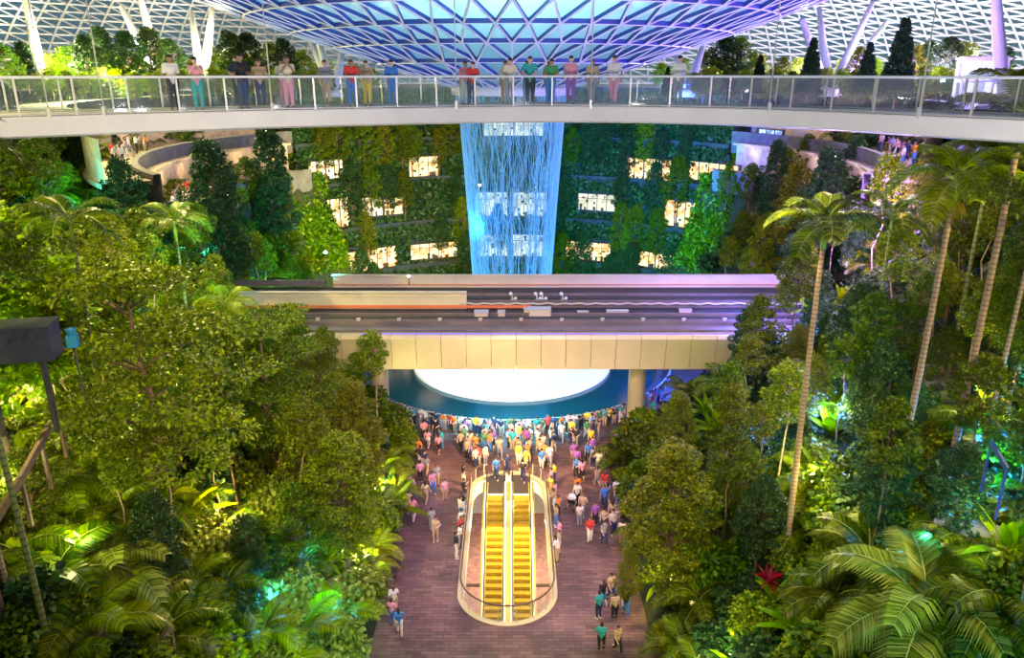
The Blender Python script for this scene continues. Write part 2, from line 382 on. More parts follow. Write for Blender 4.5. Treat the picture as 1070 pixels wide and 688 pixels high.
# ================================================================ LARGE STRUCTURE
def rring(r):
    P_ = [(20, 0), (26.0, 12.5), (26.5, 15.6), (30.5, 15.6), (31.4, 19.4), (34.2, 19.4), (34.9, 24.8)]
    if r <= 20: return 0
    for (a, b), (c, d) in zip(P_, P_[1:]):
        if r <= c: return b+(d-b)*(r-a)/(c-a)
    return 24.9
def ter(x, y):
    r = ring_r(x, y); rr = rring(r)
    if y >= 70:
        phi = math.atan2(abs(x), y-70)
        if phi < rad(52): return 0 if r < 27.5 else min(24.7, (r-27.5)*5.0)
        return rr
    h = min(rr, max(0, min(24.9, .9*(abs(x)-7.2))))
    if 49.6 < y < 64.5: h = min(h, 8.8+max(0, abs(x)-26)*2)
    return h

# --- plaza floor and planted slopes
XC = -0.25; HW = 2.42; YN = 35.2; YF = 45.9
def stadium(w, n=20, yn=YN, yf=YF):
    near = [(XC+w*math.cos(PI+PI*k/n), yn+w*math.sin(PI+PI*k/n)) for k in range(n+1)]
    far = [(XC+w*math.cos(PI*k/n), yf+w*math.sin(PI*k/n)) for k in range(n+1)]
    return near+far
def pave_mat():
    m, n, out = newmat('plaza_paving'); b = n.nodes.new('ShaderNodeBsdfPrincipled'); n.links.new(b.outputs[0], out.inputs[0])
    t = n.nodes.new('ShaderNodeTexCoord'); mp = n.nodes.new('ShaderNodeMapping'); mp.inputs['Rotation'].default_value = (0, 0, .0)
    br = n.nodes.new('ShaderNodeTexBrick'); br.inputs['Scale'].default_value = 1.3; br.inputs['Color1'].default_value = (.12, .075, .075, 1); br.inputs['Color2'].default_value = (.22, .145, .14, 1); br.inputs['Mortar'].default_value = (.06, .045, .045, 1)
    br.inputs['Mortar Size'].default_value = .018; br.inputs['Brick Width'].default_value = .9; br.inputs['Row Height'].default_value = .3
    ns = n.nodes.new('ShaderNodeTexNoise'); ns.inputs['Scale'].default_value = .35; ns.inputs['Detail'].default_value = 6
    mx = n.nodes.new('ShaderNodeMixRGB'); mx.blend_type = 'MULTIPLY'; mx.inputs[0].default_value = .8
    rr = n.nodes.new('ShaderNodeValToRGB'); rr.color_ramp.elements[0].color = (.45, .38, .38, 1); rr.color_ramp.elements[1].color = (1.25, 1.05, .95, 1); rr.color_ramp.elements[0].position = .35; rr.color_ramp.elements[1].position = .65
    n.links.new(t.outputs['Object'], mp.inputs[0]); n.links.new(mp.outputs[0], br.inputs['Vector']); n.links.new(mp.outputs[0], ns.inputs['Vector'])
    n.links.new(ns.outputs['Fac'], rr.inputs[0]); n.links.new(br.outputs[0], mx.inputs[1]); n.links.new(rr.outputs[0], mx.inputs[2]); n.links.new(mx.outputs[0], b.inputs['Base Color'])
    b.inputs['Roughness'].default_value = .42
    return m
M['paving'] = pave_mat()
fl = MB(); gr = MB()
RX0, RX1, RY0, RY1 = -4, 4, 32, 50
for iy in range(8, 112):
    for ix in range(-62, 62):
        c4 = [(ix, iy), (ix+1, iy), (ix+1, iy+1), (ix, iy+1)]
        hs = [ter(*c) for c in c4]
        if max(hs) < .02:
            if RX0 <= ix < RX1 and RY0 <= iy < RY1: continue
            if max(ring_r(*c) for c in c4) < 13.9: continue
            fl.add([(a, b, 0) for a, b in c4], [(0, 1, 2, 3)])
        else:
            gr.add([(a, b, h) for (a, b), h in zip(c4, hs)], [(0, 1, 2, 3)], 0, True)
st = stadium(HW)
rect = []
for (a, b) in st:   # push every rim point out to the rectangle
    dx, dy = a-XC, b-41
    k = min((4-XC*(1 if dx > 0 else -1))/max(abs(dx), 1e-6), 9/max(abs(dy), 1e-6))
    rect.append((XC+dx*k, 41+dy*k))
n_ = len(st)
for i in range(n_):
    j = (i+1) % n_
    fl.add([(st[i][0], st[i][1], 0), (st[j][0], st[j][1], 0), (rect[j][0], rect[j][1], 0), (rect[i][0], rect[i][1], 0)], [(0, 3, 2, 1)])
for cx, cy in ((RX0, RY0), (RX1, RY0), (RX0, RY1), (RX1, RY1)):
    c = min(range(n_), key=lambda i: math.hypot(rect[i][0]-cx, rect[i][1]-cy))
    for d in (-1, 1):
        q = rect[(c+d) % n_]; p = rect[c]
        fl.add([(p[0], p[1], 0), (q[0], q[1], 0), (cx, cy, 0)], [(0, 1, 2)])
struct(fl.build('floor', M['paving']), 'dark paved plaza floor')
struct(gr.build('ground', M['soil']), 'dark planted slopes of the valley')
b = MB(); b.lathe([(34.2, 24.9), (96, 24.9)], 80, (0, 70, 0), rad(-128), rad(128)); struct(b.build('ground_terrace', M['deck_floor']), 'canopy park floor on the top level')
b = MB(); b.lathe([(96, 24.9), (300, 20)], 48, (0, 70, 0)); struct(b.build('ground_outside', M['soil']))

# --- far wall of stepped green ledges
b = MB(); prof = []
zs = [0, 3.7, 9.0, 14.3, 19.0, 24.9]
for k in range(5):
    r = 27.4+.95*k
    prof += [(r, zs[k]), (r, zs[k+1]-.7), (r-.35, zs[k+1]-.7), (r-.35, zs[k+1]+.45), (r-.15, zs[k+1]+.45), (r-.15, zs[k+1])]
prof += [(36, 24.9)]
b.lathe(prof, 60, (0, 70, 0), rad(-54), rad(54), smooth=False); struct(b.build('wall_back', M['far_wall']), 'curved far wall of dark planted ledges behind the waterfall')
WINM = {}
def shopmat(name, c1, c2, s, sc):
    m, n, out = newmat(name); t = n.nodes.new('ShaderNodeTexCoord'); v = n.nodes.new('ShaderNodeTexVoronoi'); v.inputs['Scale'].default_value = sc
    r = n.nodes.new('ShaderNodeValToRGB'); r.color_ramp.interpolation = 'CONSTANT'; r.color_ramp.elements[0].color = (*c2, 1); r.color_ramp.elements[1].color = (*c1, 1); r.color_ramp.elements[1].position = .38
    e = n.nodes.new('ShaderNodeEmission'); e.inputs[1].default_value = s; sx = n.nodes.new('ShaderNodeSeparateColor')
    n.links.new(t.outputs['Object'], v.inputs['Vector']); n.links.new(v.outputs['Color'], sx.inputs[0]); n.links.new(sx.outputs[0], r.inputs[0]); n.links.new(r.outputs[0], e.inputs[0]); n.links.new(e.outputs[0], out.inputs[0]); return m
WINM['hot'] = shopmat('lit_shop_white', (1, .88, .62), (1, .55, .25), 2.2, 1.6)
WINM['warm'] = shopmat('lit_shop_warm', (1, .72, .38), (.8, .38, .14), 2.4, 1.8)
WINM['pale'] = shopmat('lit_shop_pale', (.90, .86, .66), (.60, .60, .48), 1.5, 1.0)
WINM['blue'] = shopmat('lit_shop_blue', (.55, .75, 1), (.2, .3, 1), 1.6, 1.5)
WINS = [(324, 356, 168, 187, 'hot'), (308, 363, 210, 241, 'warm'), (379, 398, 206, 226, 'hot'), (402, 420, 207, 224, 'warm'), (366, 412, 260, 282, 'warm'), (428, 457, 164, 184, 'warm'), (430, 477, 254, 270, 'warm'),
        (505, 568, 124, 150, 'pale'), (497, 530, 201, 226, 'pale'), (536, 571, 201, 226, 'pale'), (499, 530, 245, 268, 'pale'), (536, 573, 245, 268, 'pale'),
        (656, 699, 166, 187, 'warm'), (722, 770, 171, 190, 'warm'), (697, 735, 211, 238, 'warm'), (744, 782, 235, 264, 'warm'), (605, 643, 203, 220, 'pale'), (592, 637, 253, 272, 'warm'), (670, 707, 265, 281, 'warm'),
        (792, 818, 136, 152, 'blue'), (236, 262, 250, 270, 'warm'), (310, 345, 262, 290, 'warm')]
def wall_hit(px, py):
    d = ray(px, py); best = None
    t = 60.0
    while t < 140:
        p = d*t; z = CAMZ+p.z
        k = max(0, sum(z > q for q in zs[1:5]))
        if p.y > 72 and math.hypot(p.x, p.y-70) >= 27.4+.95*k-.45: return Vector((p.x, p.y, z)), 27.4+.95*k-.45
        t += .15
    return None, None
for i, (x0, x1, y0, y1, mk) in enumerate(WINS):
    c, r = wall_hit((x0+x1)/2, (y0+y1)/2)
    if c is None: continue
    _, _, dep = proj(c); w = (x1-x0)*dep/F; h = (y1-y0)*dep/F; phi = math.atan2(c.x, c.y-70)
    w /= max(.75, math.cos(abs(phi)))
    o = empty('window_%d' % (i+1), (math.sin(phi)*r, 70+math.cos(phi)*r, c.z), -phi); struct(o)
    b = MB(); b.box((0, .12, 0), (w, .06, h)); b.build('shop_display', WINM[mk], o)
    b = MB()
    for s in (-1, 1):
        b.box((0, 0, s*(h/2+.06)), (w+.3, .36, .14)); b.box((s*(w/2+.06), 0, 0), (.14, .36, h))
    nb = max(2, round(w/1.3))
    for k in range(1, nb): b.box((-w/2+w*k/nb, .02, 0), (.07, .12, h))
    b.box((0, .02, h*.22), (w, .1, .05)); b.build('window_frame', M['dark_steel'], o)
    g = MB(); rr_ = random.Random(i)
    for k in range(int(w*1.0)):   # goods and shelves standing in the shopfront
        ww = rr_.uniform(.2, .5); hh = rr_.uniform(.2, .6)
        g.box((rr_.uniform(-w/2+.3, w/2-.3), .03, -h/2+hh/2+.02), (ww, .08, hh))
    g.build('display_stand', M['brown_steel'], o)

# --- balconies left and right
for s, nm in ((-1, 'left'), (1, 'right')):
    for (r0, r1, z, p0, p1, lvl) in ((30.9, 33.9, 20.5, 54, 132, 'upper'), (27.0, 30.3, 16.7, 56, 122, 'lower')):
        a0, a1 = sorted((s*rad(p0), s*rad(p1)))
        o = empty('balcony'); tag(o, '%s curved tan balcony with grey planter edge on the %s of the waterfall' % (lvl, nm), 'balcony', 'curved balconies around the waterfall')
        b = MB(); b.lathe([(r0, z-.3), (r0, z), (r1, z), (r1, z-.3)], 40, (0, 70, 0), a0, a1, smooth=False); b.build('deck', M['tan_wall'], o)
        b = MB(); b.lathe([(r0+.6, z-.3), (r0+.3, z-2.2), (r0-.5, z-2.0), (r0-.6, z+.35), (r0-.1, z+.35), (r0-.1, z+.02)], 40, (0, 70, 0), a0, a1, smooth=False); b.build('planter_edge', M['grey_wall'], o)
        b = MB(); b.lathe([(r1-.25, z), (r1-.25, z+2.7), (r1-.9, z+2.75), (r1-.9, z+3.0), (r1+.3, z+3.0)], 40, (0, 70, 0), a0, a1, smooth=False); b.build('back_wall', M['tan_wall'], o)
        for k in range(7):
            a = a0+(a1-a0)*(k+.5)/7
            lamp('POINT', 'balcony_light', ((r1-1.2)*math.sin(a), 70+(r1-1.2)*math.cos(a), z+2.2), (1, .74, .42) if s < 0 else ((1, .7, .45) if k % 2 else (.75, .6, 1)), 75, None, .15)

# --- glass roof: a ring shaped dome that dips to the opening above the waterfall
RP = [(4.9, 25.7), (7.8, 26.5), (11.5, 27.7), (15.1, 28.9), (18.3, 29.95), (21.7, 31.1), (25.2, 32.4), (28.8, 33.8), (32.5, 35.3), (36, 36.8), (39.5, 38.1), (43, 39.2), (46.5, 40.1), (50, 40.8), (53.5, 41.3), (57, 41.5), (60.5, 41.4), (64, 40.9), (67.4, 40.1), (70.7, 39.0), (73.9, 37.6), (77, 36.0), (80, 34.2), (82.8, 32.2), (85.4, 30.0), (87.8, 27.6), (90, 25.0)]
RQ = RP[:9]
for (a, b), (c, d) in zip(RP[8:], RP[9:]): RQ += [((a+c)/2, (b+d)/2), (c, d)]
RP = RQ
roof = empty('ceiling'); struct(roof, 'glass and steel lattice roof dipping to the waterfall opening')
gl = MB(); bm_in = MB(); bm_out = MB()
rings = []
for i, (r, z) in enumerate(RP):
    n = 28 if i < 3 else (56 if i < 8 else 168)
    ph = .5 if (i in (1,) or (3 <= i < 8 and (i-3) % 2 == 1)) else 0
    rings.append([(r*math.sin(2*PI*(k+ph)/n), 70+r*math.cos(2*PI*(k+ph)/n)*1.0, z) for k in range(n)])
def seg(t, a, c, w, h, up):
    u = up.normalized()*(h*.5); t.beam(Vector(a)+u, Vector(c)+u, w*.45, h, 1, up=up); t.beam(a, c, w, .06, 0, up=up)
for i, rg in enumerate(rings):
    n = len(rg); w, h = (.14, .34) if i < 9 else (.22, .20)
    tgt = bm_in if i < 15 else bm_out
    for k in range(n):
        a, c = rg[k], rg[(k+1) % n]
        if a[1] < -14: continue
        seg(tgt, a, c, w, h, Vector((0, 0, 1)))
        if i+1 < len(rings):
            nx = rings[i+1]; m = len(nx)
            # nearest outer vertices
            ang = math.atan2(a[0], a[1]-70)
            ph = math.atan2(nx[0][0], nx[0][1]-70)
            f = (ang-ph)/(2*PI/m)
            if m == n: cand = [math.floor(f+1e-4), math.floor(f+1e-4)+1] if abs(f-round(f)) > .2 else [round(f), round(f)+1]
            else:
                c0 = round(f-.001) if abs(f-round(f)) < .2 else None
                cand = [c0-1, c0, c0+1] if c0 is not None else [math.floor(f)-0, math.floor(f)+1]
            if i >= 8: cand = [round(f), round(f)+1]
            for q in cand:
                b_ = nx[q % m]
                mid = (Vector(a)+Vector(b_))*.5; rv = Vector((mid.x, mid.y-70, 0)).normalized()
                sl = (RP[i+1][1]-RP[i][1])/(RP[i+1][0]-RP[i][0]); up = Vector((-rv.x*sl, -rv.y*sl, 1))
                seg(tgt, a, b_, (w if i < 8 else (.30 if q == cand[0] else .13)), h, up)
        # extra verticals on the outer shell
mm = MB(); mm.lathe([(r, z+.32) for r, z in RP], 168, (0, 70, 0), smooth=False)
mm.build('glass', M['roof_glass'], roof)
bm_in.build('lattice', [M['white_steel'], M['light_tinted_steel']], roof); bm_out.build('outer_lattice', [M['white_steel'], M['white_steel']], roof)  # inner webs are white steel with their backlit shade painted in
b = MB(); b.lathe([(4.5, 25.2), (5.3, 25.2), (5.3, 26.0), (4.5, 26.0), (4.5, 25.2)], 48, (0, 70, 0)); b.build('opening_rim', M['white_steel'], roof)

# slanted struts that carry the roof
def strut_column(base, tops, label, rr=.42):
    o = empty('roof_support', base); tag(o, label, 'column', 'slanted steel supports under the glass roof')
    b = MB(); b.lathe([(0, 0), (.9, 0), (.8, .5), (.45, .7), (0, .7)], 16); b.build('foot', M['white_steel'], o)
    for t in tops:
        d = Vector(t)-Vector(base)
        b = MB(); b.tube([(0, 0, .4), d*.5, d], [rr*.75, rr, rr*.6], 10); b.build('strut', M['white_steel'], o)
def topat(px, py, Y): return at(px, py, Y)
SC = [((866, 100), 75, [(912, 2, 77), (856, 8, 80), (838, 20, 70), (927, 22, 84)], 'white four-armed roof support on the right of the canopy bridge'),
      ((208, 66), 92, [(222, 8, 88), (200, 12, 96)], 'pair of blue-white struts rising behind the two visitors in white on the bridge'),
      ((166, 44), 96, [(146, -4, 88), (126, 6, 96)], 'pair of blue-white struts above the dark park trees on the left'),
      ((348, 88), 74, [(358, 52, 76), (332, 40, 78), (322, 34, 84)], 'thin roof support beside the left edge of the roof funnel'),
      ((718, 90), 74, [(706, 55, 76), (736, 44, 78)], 'thin roof support beside the right edge of the roof funnel'),
      ((46, 92), 84, [(26, -6, 78)], 'lone slanted strut beside the left park trees'),
      ((1062, 40), 50, [(1040, -20, 48)], 'violet strut behind the topmost leaves on the right')]
for (bx, by), Y, tops, lab in SC:
    p = at(bx, by, Y); q = Vector((p.x, p.y, 24.9))
    strut_column(q, [topat(*t) for t in tops], lab, .40 if Y < 80 else .5)

# --- waterfall
wr = random.Random(3); wf = MB()
def wrad(z): return 3.35+1.45*((z-0)/26.0)**1.3
for k in range(260):
    a = wr.uniform(0, 2*PI); z1 = wr.uniform(14, 26.0) if wr.random() < .45 else 25.9; z0 = max(.2, z1-wr.uniform(5, 24)) if wr.random() < .6 else .2
    pts = []; drift = wr.uniform(-.35, .35); wob = wr.uniform(.01, .12); f = wr.uniform(.5, 1.6); inn = wr.choice([0, 0, 0, .1, .25, .5, .9])
    m = 14; q0 = wr.uniform(0, 6)
    for j in range(m):
        t = j/(m-1); z = z1+(z0-z1)*t; aa = a+drift*t+wob*math.sin(z*f+q0); r = wrad(z)*(1-.12*inn)-inn*t*.6
        pts.append((r*math.sin(aa), 70+r*math.cos(aa), z))
    w = wr.uniform(.010, .036)
    wf.tube(pts, [w*.6]+[w]*(m-2)+[w*.4], 4)
def watermat(name, tr, em=0):
    m, n, out = newmat(name); a = n.nodes.new('ShaderNodeBsdfTransparent'); d = n.nodes.new('ShaderNodeBsdfTranslucent'); e = n.nodes.new('ShaderNodeBsdfDiffuse')
    x = n.nodes.new('ShaderNodeMixShader'); y = n.nodes.new('ShaderNodeMixShader'); x.inputs[0].default_value = .5; y.inputs[0].default_value = 1-tr
    a.inputs[0].default_value = (.88, .97, 1, 1)
    for q in (d, e): q.inputs[0].default_value = (.42, .82, 1, 1)
    n.links.new(d.outputs[0], x.inputs[1]); n.links.new(e.outputs[0], x.inputs[2]); n.links.new(a.outputs[0], y.inputs[1]); n.links.new(x.outputs[0], y.inputs[2]); n.links.new(y.outputs[0], out.inputs[0])
    return m, n, y
M['water_strand'] = watermat('water_strand', .35)[0]
m_, n_t, mixn = watermat('water_film', .8)
t_ = n_t.nodes.new('ShaderNodeTexCoord'); mp_ = n_t.nodes.new('ShaderNodeMapping'); mp_.inputs['Scale'].default_value = (3.0, 3.0, .22)
no_ = n_t.nodes.new('ShaderNodeTexNoise'); no_.inputs['Scale'].default_value = 1.6; no_.inputs['Detail'].default_value = 6; no_.inputs['Distortion'].default_value = .6
mr_ = n_t.nodes.new('ShaderNodeMapRange'); mr_.inputs[1].default_value = .45; mr_.inputs[2].default_value = .75; mr_.inputs[3].default_value = .0; mr_.inputs[4].default_value = .35
n_t.links.new(t_.outputs['Object'], mp_.inputs[0]); n_t.links.new(mp_.outputs[0], no_.inputs[0]); n_t.links.new(no_.outputs['Fac'], mr_.inputs[0]); lw_ = n_t.nodes.new('ShaderNodeLayerWeight'); lw_.inputs[0].default_value = .5; pw_ = n_t.nodes.new('ShaderNodeMath'); pw_.operation = 'POWER'; pw_.inputs[1].default_value = 3.2; ad_ = n_t.nodes.new('ShaderNodeMath'); ad_.operation = 'ADD'; ad_.use_clamp = True
n_t.links.new(lw_.outputs['Facing'], pw_.inputs[0]); n_t.links.new(pw_.outputs[0], ad_.inputs[0]); n_t.links.new(mr_.outputs[0], ad_.inputs[1]); n_t.links.new(ad_.outputs[0], mixn.inputs[0])
M['water_film'] = m_
wfo = empty('waterfall', (0, 0, 0)); tag(wfo, 'tall cyan-lit ring of falling water from the roof opening', 'waterfall')
o = wf.build('water_streams', M['water_strand'], wfo); o['kind'] = 'stuff'
b = MB(); b.lathe([(wrad(z), z) for z in np.linspace(.2, 25.9, 24)], 64, (0, 70, 0)); b.build('water_film', M['water_film'], wfo)

# --- pool and lit basin
po = empty('waterfall_pool', (0, 70, 0)); tag(po, 'round dark pool with a glowing white basin under the train bridge', 'pool')
M['pool_water'] = principled('pool_water', (.010, .085, .11), .12, spec=.6)
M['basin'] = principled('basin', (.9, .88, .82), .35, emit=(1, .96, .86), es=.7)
b = MB(); b.lathe([(9.4, .16), (14.1, .16)], 72); b.build('water', M['pool_water'], po)
b = MB(); b.lathe([(9.55, .16), (9.6, .5), (9.3, .55), (8.95, .30), (8.6, .18), (6.5, .02), (4, -.4), (2.4, -1.6), (2.2, -6)], 72); b.build('lit_basin', M['basin'], po)
b = MB(); b.lathe([(13.9, .1), (13.95, .3), (14.5, .3), (14.55, 0)], 72, smooth=False); b.build('kerb', M['grey_wall'], po)
b = MB(); b.lathe([(9.3, -6), (14.2, -6), (14.2, 0)], 48, smooth=False); b.build('pool_shell', M['grey_wall'], po)
pr = empty('pool_railing', (0, 70, 0)); tag(pr, 'curved glass railing around the pool with a crowd leaning on it', 'railing')
b = MB(); b.tube([(15.2*math.sin(a), 15.2*math.cos(a), 1.12) for a in np.linspace(rad(95), rad(265), 80)], .045, 6); b.build('handrail', M['frame_steel'], pr)
b = MB(); b.lathe([(15.2, .08), (15.2, 1.05)], 60, a0=rad(95), a1=rad(265)); b.build('glass_panel', M['rail_glass'], pr)
for a in np.linspace(rad(95), rad(265), 36):
    b = MB(); b.box((15.2*math.sin(a), 15.2*math.cos(a), .56), (.06, .06, 1.12), rz=-a); b.build('post', M['frame_steel'], pr)

# --- train bridge
tb = empty('train_bridge', (0, 50, -.25)); tag(tb, 'cream panelled train bridge crossing in front of the waterfall on two columns', 'bridge')
XL, XR = -34.5, 34.5
b = MB(); b.box((0, 6.6, 8.8), (69, 12.4, 2.3)); b.build('deck', M['track'], tb)
pw = 1.74
for k in range(40):
    x0 = XL+k*pw; x1 = x0+pw-.035
    b = MB()
    v_ = [(x0, 0, 9.75), (x1, 0, 9.75), (x1, .30, 7.42), (x0, .30, 7.42), (x0, .14, 9.98), (x1, .14, 9.98), (x0, .9, 9.98), (x1, .9, 9.98), (x0, .9, 7.42), (x1, .9, 7.42)]
    b.add(v_, [(3, 2, 1, 0), (0, 1, 5, 4), (4, 5, 7, 6), (8, 9, 2, 3), (1, 2, 9, 7, 5), (0, 4, 6, 8, 3)]); b.build('fascia_panel', M['fascia'], tb)
for x in (-9.9, 9.35):
    b = MB(); b.lathe([(.66, 0), (.66, 6.9), (.9, 7.6)], 28, (x, 3.0, 0)); b.lathe([(.78, 0), (.78, .25), (.66, .3)], 28, (x, 3.0, 0)); b.build('column', M['fascia'], tb)
b = MB(); b.box((0, 1.6, 9.99), (69, 1.5, .08)); b.build('walkway', M['track_grey'], tb)
b = MB(); b.box((0, 2.45, 10.12), (69, .14, .34)); b.box((0, .95, 10.05), (69, .1, .2)); b.build('walkway_kerb', M['track_grey'], tb)
for y in (3.3, 4.9, 8.3, 10.3):
    b = MB(); b.box((0, y, 10.05), (69, .22, .2)); b.build('running_rail', M['track_grey'], tb)
b = MB(); b.box((0, 4.1, 10.02), (69, .35, .12)); b.box((0, 9.3, 10.02), (69, .35, .12)); b.build('guide_beam', M['dark_steel'], tb)
b = MB(); b.box((8, 6.9, 10.15), (53, .18, .35)); b.build('centre_kerb', M['track_grey'], tb)
b = MB(); b.tube([(x, 6.6+.05*math.sin(x*3), 10.36+.05*math.sin(x*5.1)) for x in np.linspace(-4, 34, 110)], .07, 6); b.build('cable', M['box_beige'], tb)
b = MB(); b.box((9.6, 12.9, 10.5), (49.5, .25, 1.06)); b.box((9.6, 12.85, 11.02), (49.7, .45, .07)); b.box((9.6, 12.72, 10.22), (49.5, .12, .06), 1); b.build('far_streak_wall', [M['cream'], M['orange']], tb)  # made-up low wall standing for the far train's cream light streak
b = MB(); b.box((-19, 6.75, 10.6), (31, .3, 1.3)); b.box((-19, 6.72, 11.27), (31, .5, .06)); b.box((-19, 6.58, 10.95), (31, .06, .06)); b.build('near_streak_wall', M['cream'], tb)  # made-up wall in place of the passing train's cream streak
b = MB(); b.box((-16.5, 6.5, 10.16), (36, .10, .22)); b.build('orange_streak_bar', M['orange'], tb)  # made-up bar for the orange line of the train streak
b = MB(); b.box((-26, 12.8, 10.35), (20, .3, .5)); b.build('far_kerb', M['track_grey'], tb)
b = MB(); b.box((12, .5, 10.0), (45, .12, .05)); b.build('violet_light_strip', M['led_violet'], tb)
for k in range(17):
    b = MB(); x = -20+k*2.95; b.box((x, 2.85, 10.2), (.22, .2, .3)); b.box((x+.02, 2.85, 10.37), (.28, .26, .05)); b.build('clip_box', M['box_beige'], tb)
def devbox(px, py, Yrel, w, d, h, lab):
    p = onz(px, py, 9.8); o = empty('equipment_box', (p.x, p.y, 9.72)); tag(o, lab, 'box', 'equipment boxes on the train track')
    b = MB(); b.box((0, 0, h/2+.05), (w, d, h)); b.build('body', M['box_beige'], o)
    b = MB(); b.box((0, 0, h+.07), (w+.08, d+.08, .05)); b.build('lid', M['frame_steel'], o)
for px, py, w, d, h, lab in ((503, 330, 1.0, .7, .35, 'brown-grey box left of the small pink box on the train track'), (524, 330, .5, .6, .35, 'small tan box between two larger ones on the train track'), (551, 327, .5, .5, .35, 'small pinkish box on the track left of the pale box'), (564, 329, 1.6, .8, .5, 'largest pale box in the middle of the train track'),
                             (609, 328, .8, .25, .2, 'short white marker lying on the track right of the pale box'), (645, 327, 1.6, .3, .2, 'long flat beige plate on the dark track'), (716, 326, .9, .3, .2, 'flat marker on the track above the right column'), (790, 326, 1.5, .3, .2, 'flat beige plate on the track near the dark right tree')):
    devbox(px, py, 0, w, d, h, lab)
for px, lab in ((535, 'leftmost white signal lamp of the row on the train bridge'), (561, 'white signal lamp, second in the row on the train bridge'), (567, 'white signal lamp, third in the row on the train bridge'), (588, 'rightmost white signal lamp of the row on the train bridge')):
    p = onz(px, 312, 10.0); o = empty('signal_lamp', (p.x, p.y+.3, 9.72)); tag(o, lab, 'signal', 'signal lamps on the train bridge')
    b = MB(); b.tube([(0, 0, 0), (0, 0, .5)], .05, 8); b.box((0, 0, .04), (.3, .3, .08)); b.build('post', M['frame_steel'], o)
    b = MB(); b.sphere((-.1, 0, .58), .15, 10); b.sphere((.28, 0, .2), .13, 10); b.beam((0, 0, .15), (.28, 0, .2), .05, .05); b.build('lamp_head', M['white_steel'], o)

# --- escalators and their opening
pit = empty('trim_1'); struct(pit, 'white lit edge of the escalator opening')
def stad_wall(pts, z0, z1, b, m=0):
    n = len(pts)
    for i in range(n):
        j = (i+1) % n
        b.add([(pts[i][0], pts[i][1], z0), (pts[j][0], pts[j][1], z0), (pts[j][0], pts[j][1], z1), (pts[i][0], pts[i][1], z1)], [(0, 1, 2, 3)], m)
b = MB(); stad_wall(stadium(HW), 0, -1.0, b); b.build('opening_edge', M['pit_white'], pit)
b = MB(); so, si = stadium(HW+.32), stadium(HW)
for i in range(len(so)):
    j = (i+1) % len(so); b.add([(so[i][0], so[i][1], .05), (so[j][0], so[j][1], .05), (si[j][0], si[j][1], .05), (si[i][0], si[i][1], .05), (so[i][0], so[i][1], 0), (so[j][0], so[j][1], 0), (si[i][0], si[i][1], -.1), (si[j][0], si[j][1], -.1)], [(0, 1, 2, 3), (4, 5, 1, 0), (3, 2, 7, 6)])
b.build('rim', M['fascia'], pit)
lw = empty('floor_lower'); struct(lw, 'pinkish floor of the level below the plaza')
b = MB(); b.box((XC, 43, -5.7), (26, 34, .2)); b.build('lower_floor', M['pit_floor'], lw)
b = MB(); b.box((XC, 52.2, -3.3), (26, .2, 4.6)); b.box((XC, 26, -3.3), (26, .2, 4.6)); b.box((XC-13, 43, -3.3), (.2, 34, 4.6)); b.box((XC+13, 43, -3.3), (.2, 34, 4.6)); b.build('lower_wall', M['pit_white'], lw)
b = MB()
for s in (-1, 1): b.box((XC+s*(HW+5.3), 43, -1.05), (10.5, 34, .1))
b.box((XC, 50.6, -1.05), (6, 5.2, .1)); b.box((XC, 29.5, -1.05), (6, 8, .1)); b.build('lower_ceiling', M['pit_white'], lw)
b = MB(); b.box((XC, 43.2, -5.56), (5.6, .25, .06)); b.build('floor_joint', M['brown_steel'], lw)
YT = 45.4; SL = math.tan(rad(30)); YB = YT-1.0-5.5/SL
def esc_z(y): return 0.0 if y > YT-.9 else max(-5.55, -(YT-.9-y)*SL)
